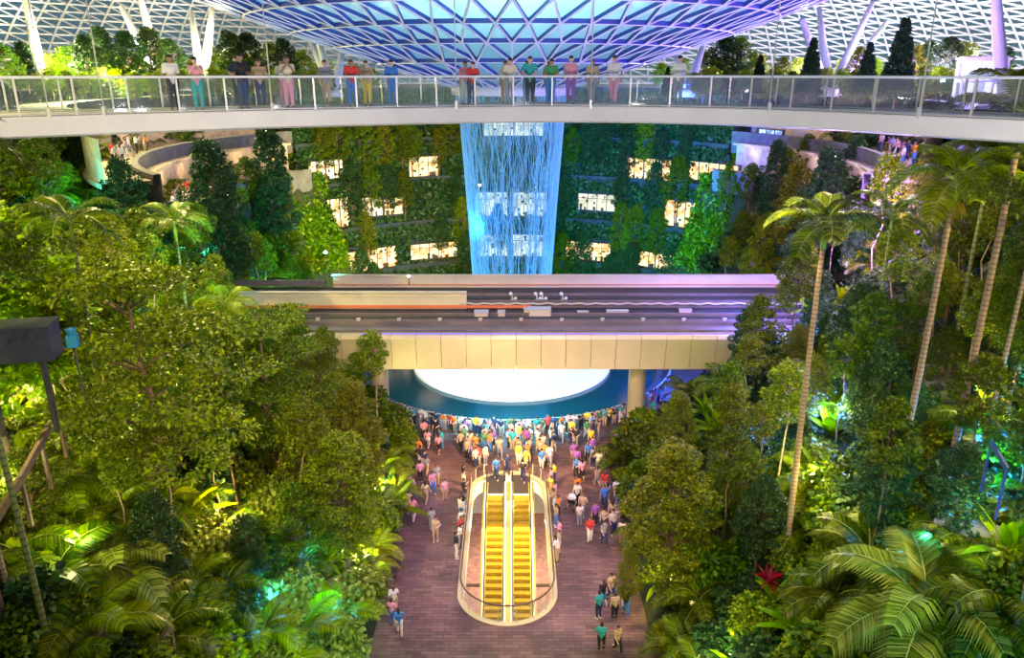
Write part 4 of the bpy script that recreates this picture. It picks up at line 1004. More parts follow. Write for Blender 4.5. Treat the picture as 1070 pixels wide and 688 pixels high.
def frond_mesh(name, L, rise, droop, leaflet, pairs, mat, wid=.040, vee=.35):
    """feather frond: arching rachis with paired leaflets, starts at the origin heading +X"""
    b = MB(); pts = []; n = 12
    for i in range(n+1):
        t = i/n; a = rise-droop*t**1.2
        pts.append(pts[-1]+Vector((math.cos(a), 0, math.sin(a)))*(L/n) if pts else Vector((0, 0, 0)))
    b.tube(pts, [.035*(1-t/n*.85)*max(.6, L/3) for t in range(n+1)], 5, 0)
    for k in range(pairs):
        t = .12+.86*k/(pairs-1); f = t*n; i = min(n-1, int(f)); p = pts[i].lerp(pts[i+1], f-i); d = (pts[i+1]-pts[i]).normalized()
        l = leaflet*(.45+.75*math.sin(PI*min(1, t*.92+.10)))
        for s in (-1, 1):
            side = Vector((0, s, 0)); u = (side*.85+d*.62+Vector((0, 0, vee))*.6).normalized(); e1 = p+u*l*.5; e2 = e1+(u+Vector((0, 0, -.75))).normalized()*l*.5
            w = d*wid
            b.add([p-w*.5, p+w*.5, e1+w, e1-w, e2], [(0, 1, 2, 3), (3, 2, 4)], 1)
    return b.mesh(name, [M['rachis'], mat])
FR = {}
for key, mat in (('d', 'leaf_palm'), ('l', 'leaf_palm_bright'), ('p', 'leaf_pale')):
    FR[key] = [frond_mesh('frond_up_'+key, 2.7, 1.25, 1.7, .85, 34, M[mat]), frond_mesh('frond_mid_'+key, 2.9, .75, 1.75, .9, 34, M[mat]), frond_mesh('frond_low_'+key, 2.6, .20, 1.4, .85, 32, M[mat])]
PLANTS = []   # (object, kind phrase)
vr_ = random.Random(11)
def reg(o, phrase, group, cat):
    o['category'] = cat; o['group'] = group; PLANTS.append((o, phrase)); return o
TR = {}
TR['fluffy'] = [make_tree(101, 11, .34, 2.3, 62, 300, .155, 'leaf_fine', clump=.62, flat=.6), make_tree(102, 11, .30, 2.5, 66, 290, .155, 'leaf_fine', clump=.62, flat=.6)]
TR['mid'] = [make_tree(111, 8, .35, 2.0, 40, 260, .16, 'leaf_mid', clump=.52, flat=.65), make_tree(112, 8, .30, 1.9, 38, 260, .17, 'leaf_mid', clump=.52, flat=.7), make_tree(113, 8, .25, 1.7, 38, 260, .15, 'leaf_fine', clump=.5, flat=.65)]
TR['dark'] = [make_tree(121, 9, .28, 2.1, 46, 220, .21, 'leaf_dark', clump=.56, flat=.75), make_tree(122, 9, .22, 1.9, 46, 220, .20, 'leaf_dark', clump=.54, flat=.75)]
TR['layer'] = [make_tree(131, 10, .36, 3.6, 38, 380, .15, 'leaf_mid', flat=.16, clump=.85, layered=True), make_tree(132, 10, .42, 3.4, 36, 380, .15, 'leaf_fine', flat=.14, clump=.85, layered=True)]
TR['lime'] = [make_tree(141, 7, .40, 1.7, 20, 170, .26, 'leaf_lime', 'bark_pale', clump=.7)]
TR['pale'] = [make_tree(142, 7, .40, 1.9, 22, 200, .22, 'leaf_pale', 'bark_pale', flat=.6, clump=.75)]
TR['tall'] = [make_tree(151, 16, .42, 2.9, 54, 420, .15, 'leaf_fine', clump=.9, trunk_r=.2), make_tree(152, 16, .38, 2.8, 50, 420, .16, 'leaf_mid', clump=.95, trunk_r=.2)]
TR['high'] = [make_tree(161, 16, .72, 3.8, 30, 520, .13, 'leaf_mid', flat=.22, clump=.85, layered=True, trunk_r=.2), make_tree(162, 16, .74, 3.8, 30, 520, .13, 'leaf_fine', flat=.22, clump=.85, layered=True, trunk_r=.2)]
TR['slim'] = [make_tree(171, 9, .70, 1.1, 18, 200, .15, 'leaf_fine', 'bark_pale', clump=.45, flat=.6, trunk_r=.085), make_tree(172, 9, .66, 1.2, 18, 200, .17, 'leaf_mid', clump=.45, flat=.6, trunk_r=.085)]
TREEWORD = {'slim': 'slim bare-stemmed tree', 'high': 'high-crowned tree', 'tall': 'tall leafy tree', 'fluffy': 'fine-leaved round tree', 'mid': 'leafy green tree', 'dark': 'dark glossy tree', 'layer': 'flat layered tree', 'lime': 'lime-green tree', 'pale': 'pale grey-green tree'}
def tree(kind, x, y, z, h, sc=1.0, phrase=None, label=None, group='trees on the valley slopes', v=None):
    tm, cm = TR[kind][vr_.randrange(len(TR[kind])) if v is None else v]
    H0 = {'slim': 9, 'high': 16, 'tall': 16, 'fluffy': 11, 'mid': 8, 'dark': 9, 'layer': 10, 'lime': 7, 'pale': 7}[kind]
    o = empty('broadleaf_tree', (x, y, z), vr_.uniform(0, 6.28)); k = h/H0; o.scale = (k*sc, k*sc, k)
    part('trunk', tm, o); part('crown', cm, o)
    reg(o, phrase or TREEWORD[kind], group, 'tree')
    if label: o['label'] = label
    return o
SHAFT = {}
def trunk_mesh(h, r, lean, green=False):
    b = MB(); n = 9
    b.tube([(lean*math.sin(t*1.5/n)*.6, 0, -.3+(h+.3)*t/n) for t in range(n+1)], [r*(1.25-.45*t/n) for t in range(n+1)], 10); return b.mesh('palm_trunk', M['palm_green' if green else 'palm_trunk'])
def tall_palm(x, y, z, h, key='d', n=11, fs=1.0, green=False, skirt=False, phrase='tall slender palm', label=None, r=.13, group='tall palms'):
    lean = vr_.uniform(-.5, .5); o = empty('slender_palm', (x, y, z), vr_.uniform(0, 6.28)); ht = h-1.0
    part('trunk', trunk_mesh(ht, r, lean, green), o); tx = lean*math.sin(1.5)*.6
    b = MB(); b.tube([(tx, 0, ht-.05), (tx, 0, ht+.35), (tx, 0, ht+1.0)], [r*.95, r*1.15, r*.5], 10); part('crownshaft', b.mesh('crownshaft', M['crownshaft']), o)
    for k in range(n):
        t = k/n; f = FR[key][0 if t < .25 else (1 if t < .75 else 2)]
        part('frond', f, o, (tx, 0, ht+.95-.12*t), (0, vr_.uniform(-.12, .12), k*2.399), (fs, fs, fs))
    if skirt:
        b = MB(); r2 = random.Random(4)
        for k in range(60):
            a = r2.uniform(0, 6.28); l = r2.uniform(.5, .9); b.tube([(tx, 0, ht-.05), (tx+.5*l*math.cos(a), .5*l*math.sin(a), ht+.05), (tx+.8*l*math.cos(a), .8*l*math.sin(a), ht-.55*l)], [.02, .018, .012], 4)
        part('flower_skirt', b.mesh('flower_skirt', M['leaf_yellow']), o)
    reg(o, phrase, group, 'palm')
    if label: o['label'] = label
    return o
def low_palm(x, y, z, s=1.0, key='d', n=9, phrase=None, label=None, stems=True):
    o = empty('feather_palm', (x, y, z), vr_.uniform(0, 6.28)); o.scale = (s, s, s)
    if stems:
        b = MB(); r2 = random.Random(vr_.random())
        for k in range(3): a = k*2.1; b.tube([(.1*math.cos(a), .1*math.sin(a), -.3), (.12*math.cos(a), .12*math.sin(a), .5), (.05*math.cos(a), .05*math.sin(a), .9)], [.06, .05, .04], 6)
        part('stem', b.mesh('stem', M['palm_green']), o)
    for k in range(n):
        t = k/n; part('frond', FR[key][0 if t < .4 else (1 if t < .85 else 2)], o, (0, 0, .75-.3*t), (0, vr_.uniform(-.15, .15), k*2.399+vr_.uniform(-.2, .2)))
    reg(o, phrase or {'d': 'green feather palm', 'l': 'bright feather palm', 'p': 'pale feather palm'}[key], 'feather palms on the slopes', 'palm')
    if label: o['label'] = label
    return o
def shrub_mesh(seed, mat, leaf, n, wid=.35, r=(1, 1, .8)):
    rs = np.random.RandomState(seed); C_ = [(rs.uniform(-.5, .5), rs.uniform(-.5, .5), rs.uniform(.3, .9)) for _ in range(6)]
    return cloud(rs, C_, [(r[0]*.55, r[1]*.55, r[2]*.5)]*6, n//6, leaf, M[mat], 'shrub_%d' % seed, wid)
def stems_mesh(seed, h=.9):
    r2 = random.Random(seed); b = MB()
    for k in range(6): a = r2.uniform(0, 6.28); b.tube([(0, 0, -.4), (.15*math.cos(a), .15*math.sin(a), h*.4), (.4*math.cos(a), .4*math.sin(a), h)], [.03, .025, .012], 5)
    return b.mesh('stems_%d' % seed, M['bark'])
def sword_mesh(name, n, L, w, mat, seed, rise=.9):
    r2 = random.Random(seed); b = MB()
    for k in range(n):
        a = k*2.399; el = r2.uniform(.35, 1.35)*rise; l = L*r2.uniform(.7, 1.1); p = Vector((0, 0, .1)); d = Vector((math.cos(a)*math.cos(el), math.sin(a)*math.cos(el), math.sin(el))); sd = Vector((-math.sin(a), math.cos(a), 0))
        vv = []; 
        for i in range(6):
            t = i/5; ww = w*(math.sin(PI*min(1, .12+t*.88))**.8)*.5; vv += [p-sd*ww, p+Vector((0, 0, -ww*.3)), p+sd*ww]; p = p+d*(l/5); d = (d+Vector((0, 0, -.20))).normalized()
        b.add(vv, [q for i in range(5) for q in ((i*3, i*3+1, i*3+4, i*3+3), (i*3+1, i*3+2, i*3+5, i*3+4))], 0, True)
    return b.mesh(name, M[mat])
SH = {'green': [shrub_mesh(201, 'leaf_mid', .15, 1700), shrub_mesh(202, 'leaf_mid', .17, 1500)], 'fine': [shrub_mesh(203, 'leaf_fine', .12, 2200)], 'dark': [shrub_mesh(204, 'leaf_dark', .21, 1100, .38), shrub_mesh(205, 'leaf_dark', .18, 1300)],
      'lime': [shrub_mesh(206, 'leaf_lime', .16, 1300)], 'pale': [shrub_mesh(207, 'leaf_pale', .17, 1200)], 'red': [sword_mesh('cordyline', 26, .9, .12, 'leaf_red', 3)],
      'sword': [sword_mesh('broad_leaf', 12, 1.7, .36, 'leaf_palm_bright', 5)], 'nest': [sword_mesh('nest_fern', 18, 1.2, .22, 'leaf_lime', 6, 1.0)], 'croton': [sword_mesh('croton', 20, .8, .16, 'leaf_yellow', 8)]}
STEMS = [stems_mesh(5), stems_mesh(6)]
SHN = {'green': ('leafy_shrub', 'green leafy shrub', 'shrub'), 'fine': ('leafy_shrub', 'fine yellow-green shrub', 'shrub'), 'dark': ('leafy_shrub', 'dark large-leaved shrub', 'shrub'), 'lime': ('leafy_shrub', 'lime-green shrub', 'shrub'), 'pale': ('leafy_shrub', 'pale grey-green shrub', 'shrub'),
       'red': ('cordyline_plant', 'red sword-leaved plant', 'plant'), 'sword': ('broadleaf_plant', 'broad-leaved plant', 'plant'), 'nest': ('nest_fern', 'lime-green nest fern', 'fern'), 'croton': ('croton_plant', 'yellow-orange leaved plant', 'plant')}
def shrub(kind, x, y, z, s, label=None):
    nm, ph, cat = SHN[kind]; o = empty(nm, (x, y, z), vr_.uniform(0, 6.28)); o.scale = (s, s, s*vr_.uniform(.85, 1.2))
    part('foliage', SH[kind][vr_.randrange(len(SH[kind]))], o)
    if cat == 'shrub': part('stems', STEMS[vr_.randrange(2)], o)
    reg(o, ph, {'shrub': 'shrubs on the valley slopes', 'plant': 'broad-leaved plants on the slopes', 'fern': 'ferns on the slopes'}[cat], cat)
    if label: o['label'] = label
    return o

# ================================================================ PLANTING
def vtop(px_top_y, base):
    """height a plant standing at base needs for its top to reach image row px_top_y"""
    lo, hi = 0.5, 40
    for _ in range(40):
        m = (lo+hi)/2
        if proj((base.x, base.y, base.z+m))[1] > px_top_y: lo = m
        else: hi = m
    return lo
def base_at(px, Y):
    """ground point on the slope in the view column px at distance Y"""
    z = 5.0
    for _ in range(30):
        # column direction depends weakly on height
        dep = Y*CT-(z-CAMZ)*ST; x = (px-535)*dep/F; z = .5*z+.5*ter(x, Y)
    return Vector((x, Y, ter(x, Y)))
def T(kind, px, Y, top, sc=1.0, phrase=None, label=None, v=None):
    b_ = base_at(px, Y); return tree(kind, b_.x, b_.y, b_.z, vtop(top, b_), sc, phrase, label, v=v)
# the two full trees flanking the plaza and the ones behind them
T('fluffy', 366, 33.5, 455, 1.0, label='full yellow-green tree on the left edge of the plaza, trunk at the bottom', v=0)
T('fluffy', 376, 39.5, 402, .9, label='round yellow-green tree just below the left bridge column', v=1)
T('fluffy', 330, 36, 420, .95, label='full green tree filling the gap left of the trees on the plaza edge')
T('fluffy', 697, 33.0, 468, 1.12, label='largest full yellow-green tree on the right edge of the plaza', v=1)
T('fluffy', 703, 41.5, 412, .85, label='round yellow-green tree below the right bridge column', v=0)
T('fluffy', 655, 33.5, 575, .8, label='low round tree leaning out over the plaza under the largest tree on the right')
T('fluffy', 748, 36, 478, 1.0, label='full green tree behind the largest tree on the right plaza edge')
T('layer', 176, 29, 238, .95, label='tall flat layered tree with forked brown trunk on the left slope', v=1)
T('layer', 290, 38, 300, .8, label='layered tree covering the left end of the train bridge', v=0)
T('layer', 340, 44, 335, .55, label='small layered tree just left of the cream bridge panels')
T('high', 14, 21, 84, .8, label='dark layered tree whose branches overlap the left end of the footbridge', v=0)
T('lime', 42, 30, 238, 1.2, label='bright lime-green tree above the dark planter box')
T('lime', 12, 27, 262, 1.0, label='lime-green tree at the left border above the planter box')
T('dark', 765, 43, 362, .62, label='dark glossy tree growing up past the right end of the cream panels', v=0)
T('dark', 882, 38, 298, .85, label='big dark dense tree at the right end of the train bridge', v=1)
T('dark', 845, 44, 300, .75, label='dark tree beside the leaning palm trunk')
T('dark', 905, 33, 360, .8, label='dark tree between the two tallest right palms')
T('tall', 1052, 30, 215, .9, label='green tree at the right border beside the tall palms')
T('high', 1070, 22, -5, .7, label='yellow-green tree at the top right border reaching over the footbridge')
for k, px, Y, top, sc in (('dark', 238, 60, 152, .9), ('dark', 168, 54, 186, .9), ('dark', 292, 76, 138, .9), ('dark', 140, 48, 168, .9), ('mid', 222, 62, 222, 1.1), ('mid', 300, 80, 175, .9), ('dark', 182, 62, 232, 1.2), ('dark', 255, 72, 225, 1.1),
    ('mid', 757, 82, 172, .8), ('dark', 738, 86, 205, .9), ('mid', 318, 84, 182, .7), ('dark', 305, 84, 225, .9), ('dark', 805, 74, 150, .9), ('mid', 822, 68, 172, 1.0), ('dark', 850, 62, 160, .8), ('dark', 930, 52, 195, .9), ('dark', 790, 78, 185, 1.0), ('dark', 835, 60, 235, 1.1), ('mid', 795, 70, 225, 1.1)):
    T(k, px, Y, top, sc)
# tall palms on the right
for (px, Y, top, gr_, sk, fs, lab) in [
    (820, 30.5, 235, False, False, 1.0, 'slender palm with the leaning pale trunk, nearest to the train bridge'),
    (928, 29.0, 185, False, True, 1.05, 'palm with a yellow flower skirt under its crown'),
    (978, 27.0, 118, False, False, 1.15, 'tallest palm with thick pale trunk on the right slope'),
    (1000, 31.0, 150, True, False, 1.0, 'green-trunked palm just right of the tallest palm'),
    (905, 37.0, 225, True, False, .95, 'thin dark-ringed palm left of the one with the flower skirt'),
    (985, 33.5, 160, True, False, .9, 'thin palm behind the tallest palm'),
    (1022, 29.0, 190, False, False, 1.0, 'palm with pinkish trunk near the right border'),
    (1056, 21.0, 105, False, False, 1.0, 'palm crown at the right border beside the end of the footbridge'),
    (252, 40, 318, True, False, .75, 'thin palm with pale green fronds before the left end of the train bridge'),
    (118, 30, 232, True, False, .9, 'dark feathery palm standing above the layered tree on the left'),
    (205, 42, 232, True, False, .85, 'grey-green palm above the left end of the train bridge'),
    (18, 22, 190, False, False, 1.0, 'yellow-lit palm at the left border under the footbridge'),
    (60, 21, 160, True, False, .9, 'palm with drooping fronds under the left end of the footbridge')]:
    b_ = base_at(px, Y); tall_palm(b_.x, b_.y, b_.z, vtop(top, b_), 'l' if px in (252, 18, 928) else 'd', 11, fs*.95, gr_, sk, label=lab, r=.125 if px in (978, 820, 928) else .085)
# feather palms
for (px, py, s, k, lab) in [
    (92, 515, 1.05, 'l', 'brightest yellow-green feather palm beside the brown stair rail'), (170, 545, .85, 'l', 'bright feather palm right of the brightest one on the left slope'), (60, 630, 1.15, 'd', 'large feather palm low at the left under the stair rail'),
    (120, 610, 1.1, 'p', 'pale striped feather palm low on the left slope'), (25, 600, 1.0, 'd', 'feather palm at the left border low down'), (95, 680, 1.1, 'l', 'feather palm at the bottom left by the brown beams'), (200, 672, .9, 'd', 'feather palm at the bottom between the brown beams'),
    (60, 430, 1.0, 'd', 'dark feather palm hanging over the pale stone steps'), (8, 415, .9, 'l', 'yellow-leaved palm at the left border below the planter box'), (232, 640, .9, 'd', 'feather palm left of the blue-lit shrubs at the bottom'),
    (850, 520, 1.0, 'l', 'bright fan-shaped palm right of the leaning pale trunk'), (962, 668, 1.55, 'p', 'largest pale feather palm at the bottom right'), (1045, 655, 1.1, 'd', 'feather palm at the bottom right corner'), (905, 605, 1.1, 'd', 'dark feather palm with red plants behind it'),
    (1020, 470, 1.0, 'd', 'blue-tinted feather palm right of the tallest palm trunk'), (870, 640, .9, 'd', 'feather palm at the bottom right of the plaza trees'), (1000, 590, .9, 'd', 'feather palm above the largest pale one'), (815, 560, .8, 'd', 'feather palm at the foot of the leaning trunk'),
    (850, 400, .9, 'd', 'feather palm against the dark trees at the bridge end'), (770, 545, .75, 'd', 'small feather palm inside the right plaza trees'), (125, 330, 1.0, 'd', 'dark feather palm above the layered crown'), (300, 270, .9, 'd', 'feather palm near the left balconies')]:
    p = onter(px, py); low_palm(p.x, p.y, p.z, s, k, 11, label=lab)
for (px, py, lab) in [(193, 548, 'upper red plant in the middle of the left slope'), (197, 572, 'red plant just below the other on the left slope'), (200, 655, 'red plant near the bottom left beams'), (905, 512, 'dark red plant below the palms on the right'), (800, 630, 'small red plant at the bottom right of the plaza trees'), (915, 530, 'dark red plant beside a long striped frond')]:
    p = onter(px, py); shrub('red', p.x, p.y, p.z+.9, 1.0, lab)
# yellow bamboo canes
for (px, py, lab) in [(110, 455, 'pair of thick yellow bamboo canes beside the stone steps'), (185, 470, 'pale bamboo canes behind the forked trunk'), (205, 475, 'pale bamboo canes right of the forked trunk'), (290, 500, 'bamboo canes under the left trees')]:
    p = onter(px, py); o = empty('bamboo_clump', tuple(p)); b = MB(); r2 = random.Random(px)
    for k in range(3):
        x = (k-1)*.4; b.tube([(x, 0, -.3), (x+r2.uniform(-.2, .2), r2.uniform(-.2, .2), 3.2+r2.uniform(-.5, 1))], [.10, .085], 8)
    part('canes', b.mesh('canes', M['culm']), o); part('foliage', SH['lime'][0], o, (0, 0, 3.0)); reg(o, 'yellow bamboo', 'bamboo on the left slope', 'bamboo'); o['label'] = lab
# scattered planting over both slopes, every plant an object
taken = []
def scatter(n, x0, x1, y0, y1, kinds, dmin, side, smin, smax, seed):
    r2 = random.Random(seed); cnt = 0; tries = 0
    while cnt < n and tries < n*60:
        tries += 1
        px, py = r2.uniform(x0, x1), r2.uniform(y0, y1); p = onter(px, py)
        if p.z < .5 or p.y > 80 or p.y < 8: continue
        if any((p.x-a)**2+(p.y-b_)**2 < dmin**2 for a, b_ in taken): continue
        if abs(p.x) < 34.5 and 48.5 < p.y < 64 and 5.5 < p.z < 11.5: continue
        r = ring_r(p.x, p.y)
        if p.y > 50 and (26.6 < r < 30.6 or 30.7 < r < 34) : continue
        taken.append((p.x, p.y)); cnt += 1
        k = r2.choice(kinds); s = r2.uniform(smin, smax)
        if k in SHN: shrub(k, p.x, p.y, p.z, s*(1.1 if SHN[k][2] == 'shrub' else 1.25))
        elif k == 'lp': low_palm(p.x, p.y, p.z, s*.56, 'd', 9)
        elif k == 'lpl': low_palm(p.x, p.y, p.z, s*.62, 'l', 9)
        elif k == 'tmid': tree('mid', p.x, p.y, p.z, r2.uniform(3.5, 5.5))
        elif k == 'tdark': tree('dark', p.x, p.y, p.z, r2.uniform(3.5, 5.5))
        elif k == 'tlayer': tree('layer', p.x, p.y, p.z, r2.uniform(4, 6))
        elif k == 'tslim': tree('slim', p.x, p.y, p.z, r2.uniform(5.5, 8.5))
        elif k == 'tfine': tree('fluffy', p.x, p.y, p.z, r2.uniform(4, 6))
scatter(26, 0, 345, 300, 640, ['tmid', 'tmid', 'tlayer', 'tfine', 'tdark'], 2.6, 0, 1, 1, 1)
scatter(20, 0, 330, 160, 330, ['tmid', 'tdark', 'tlayer', 'tmid'], 2.6, 0, 1, 1, 2)
scatter(24, 770, 1070, 250, 640, ['tdark', 'tmid', 'tfine', 'tdark'], 2.6, 0, 1, 1, 3)
scatter(14, 760, 1070, 160, 330, ['tdark', 'tmid'], 2.8, 0, 1, 1, 4)
scatter(150, 0, 440, 300, 720, ['green', 'green', 'fine', 'dark', 'lp', 'lp', 'lpl', 'lpl', 'lime', 'sword', 'nest', 'pale'], 1.25, 0, 1.0, 1.7, 5)
scatter(70, 0, 380, 150, 330, ['green', 'dark', 'lp', 'green', 'sword', 'fine', 'pale'], 1.5, 0, 1.2, 1.9, 6)
scatter(140, 630, 1070, 300, 720, ['dark', 'green', 'dark', 'lp', 'lp', 'green', 'sword', 'fine', 'nest'], 1.25, 0, 1.0, 1.7, 7)
scatter(60, 740, 1070, 150, 330, ['dark', 'green', 'lp', 'dark', 'pale'], 1.5, 0, 1.2, 1.9, 8)
scatter(34, 60, 430, 300, 600, ['tslim'], 1.0, 0, 1, 1, 12)
scatter(30, 740, 1060, 300, 600, ['tslim'], 1.0, 0, 1, 1, 13)
# strip of shrubs along the foot of both slopes
for s in (-1, 1):
    y = 29.0
    while y < 50:
        x = s*(7.6+vr_.uniform(0, .6)); 
        if not any(abs(x-a) < .9 and abs(y-b_) < .9 for a, b_ in taken): shrub(vr_.choice(['green', 'dark', 'fine']), x, y, ter(x, y), vr_.uniform(.9, 1.3))
        y += vr_.uniform(1.1, 1.7)
# carpet of low leaves nobody could count
rs = np.random.RandomState(9)
def carpet(name, label, xs, ys, n, mat, size, zoff=.25):
    X = rs.uniform(*xs, n); Y = rs.uniform(*ys, n); Z = np.array([ter(a, b_) for a, b_ in zip(X, Y)])
    R_ = np.hypot(X, Y-70)
    k = (Z > .3) & ~((Y > 50) & (((R_ > 26.2) & (R_ < 30.4)) | ((R_ > 30.6) & (R_ < 34.0)))) & (Z < 24.7) & ~((Y > 49.5) & (Y < 63.5) & (Z > 8.9) & (Z < 11.3) & (np.abs(X) < 34.5))
    X, Y, Z = X[k], Y[k], Z[k]; m = len(X)
    P_ = np.stack([X, Y, Z+rs.uniform(.0, zoff*2.2, m)], 1); N_ = rs.normal(size=(m, 3))*.5+np.array([0, -.4, 1.0]); U_ = rs.normal(size=(m, 3))*[1, 1, .5]
    N_[:, 0] += -np.sign(X)*.5
    o = link(name, leaves_mesh(name, P_, N_, U_, rs.uniform(.7, 1.4, m)*size, .34, M[mat])); tag(o, label, 'foliage', None, 'stuff'); return o
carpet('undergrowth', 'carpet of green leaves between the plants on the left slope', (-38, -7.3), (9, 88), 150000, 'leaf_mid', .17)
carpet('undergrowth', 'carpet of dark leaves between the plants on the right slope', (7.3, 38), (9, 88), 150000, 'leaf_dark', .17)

P3 = []
while len(P3) < 26000:
    a = rs.uniform(rad(42), rad(64))*rs.choice([-1, 1]); r = rs.uniform(23, 32); x, y = r*math.sin(a), 70+r*math.cos(a)
    if 26.2 < r < 30.4 and abs(a) > rad(56): continue
    P3.append((x, y, ter(x, y)+rs.uniform(0, .7)))
P3 = np.array(P3); m = len(P3)
o = link('creeper', leaves_mesh('creeper', P3, rs.normal(size=(m, 3))*.5+[0, -.6, .8], rs.normal(size=(m, 3)), rs.uniform(.3, .55, m), .34, M['leaf_mid'])); tag(o, 'creeping leaves on the banks where the balconies meet the far wall', 'foliage', None, 'stuff')
# --- trees on the far ledges, in front of the lit windows
fr = random.Random(5)
n_far = 0
for lev in range(5):
    r = 27.4+.95*lev-1.15 if lev == 0 else 27.4+.95*lev-.75
    z = zs[lev]+(.0 if lev == 0 else .45)
    for k in range(21):
        phi = rad(-50+100*(k+fr.uniform(.2, .8))/21)
        if lev > 0 and fr.random() < .18: continue
        h = fr.uniform(5.5, 8.5) if lev < 4 else fr.uniform(3.0, 4.5)
        rr = r-(fr.uniform(0, 3.5) if lev == 0 else 0)
        x, y = rr*math.sin(phi), 70+rr*math.cos(phi)
        if abs(x) < 4.2 and fr.random() < .8: continue
        px = proj((x, y, z+h*.7)); cover = False
        for (x0, x1, y0, y1, mk) in WINS:
            if x0-6 < px[0] < x1+6 and abs(px[1]-(y0+y1)/2) < 22: cover = True
        if cover and fr.random() < .78: continue
        tree('mid' if fr.random() < (.6 if phi < 0 else .35) else 'dark', x, y, z, h, .85, group='trees on the far ledges'); n_far += 1
b_ = at(652, 285, 93); tree('mid', b_.x, 93, 0, 9, .5, label='thin upright tree in front of the far wall right of the waterfall', group='trees on the far ledges')
P_, N_, U_ = [], [], []
m = 60000; ph = rs.uniform(rad(-54), rad(54), m); zz = rs.uniform(0, 24.9, m); lv = np.searchsorted(np.array(zs[1:5]), zz)
keep = np.ones(m, bool)
rw = 27.4+.95*lv-.35-rs.uniform(0, .5, m)
P_ = np.stack([rw*np.sin(ph), 70+rw*np.cos(ph), zz], 1)
for (x0, x1, y0, y1, mk) in WINS:
    dep = P_[:, 1]*CT-(P_[:, 2]-CAMZ)*ST; ppx = 535+F*P_[:, 0]/dep; ppy = 344-F*(P_[:, 1]*ST+(P_[:, 2]-CAMZ)*CT)/dep
    ins = (ppx > x0-2) & (ppx < x1+2) & (ppy > y0-4) & (ppy < y1+3); keep &= ~(ins & (rs.uniform(size=m) < .97))
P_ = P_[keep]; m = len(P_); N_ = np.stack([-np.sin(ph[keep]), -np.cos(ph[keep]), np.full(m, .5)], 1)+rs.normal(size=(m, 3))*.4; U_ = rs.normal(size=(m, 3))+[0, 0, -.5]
o = link('hanging_foliage', leaves_mesh('hanging_foliage', P_, N_, U_, rs.uniform(.3, .6, m), .34, M['leaf_dark'])); tag(o, 'dark climbing leaves covering the far curved wall', 'foliage', None, 'stuff')

# --- canopy park: trees beyond the footbridge
CONE = {}
def conifer_mesh(seed, mat):
    rs2 = np.random.RandomState(seed); P2, N2, U2, S2 = [], [], [], []
    for lay in range(26):
        t = lay/25; z = 1.0+6.0*t; R = 1.9*(1-t)**.8+.15
        for k in range(max(6, int(14*(1-t))+5)):
            a = rs2.uniform(0, 6.28)
            for q in np.linspace(.2, 1, 11):
                for s in (-1, 0, 1): P2.append((R*q*math.cos(a), R*q*math.sin(a), z-.25*q*R*.5+rs2.uniform(-.12, .12))); U2.append((math.cos(a+s*.9), math.sin(a+s*.9), .25)); N2.append((0, 0, 1)); S2.append(.42)
    return leaves_mesh('conifer', np.array(P2, float), np.array(N2, float)+rs2.normal(size=(len(P2), 3))*.6, np.array(U2, float), np.array(S2), .3, M[mat])
CM = conifer_mesh(4, 'leaf_dark'); b = MB(); b.tube([(0, 0, -.2), (0, 0, 7.2)], [.14, .03], 8); CT_ = b.mesh('conifer_trunk', M['bark'])
for px, py, Y, h, lab in ((935, 100, 52, 5.4, 'tall violet-lit conifer right of the four-armed support'), (845, 92, 62, 4.6, 'blue-lit conifer left of the four-armed support'), (903, 95, 64, 4.4, 'slim dark conifer between the support and the violet conifer'), (697, 92, 70, 2.6, 'smallest conifer near the right edge of the roof funnel'), (792, 92, 72, 3.6, 'small conifer in the middle of the right park trees')):
    p = at(px, py, Y); o = empty('conifer_tree', (p.x, Y, 24.9)); o.scale = (h/10, h/10, h/7.2); part('trunk', CT_, o); part('crown', CM, o); reg(o, 'conifer', 'conifers in the canopy park', 'tree'); o['label'] = lab
fr = random.Random(8)
def park(px, Y, top, kind, sc=1.1):
    p = at(px, 90, Y); q = Vector((p.x, Y, 24.9)); h = vtop(top, q)
    if h > 1.2: tree(kind, p.x, Y, 24.9, h, sc, group='trees in the canopy park')
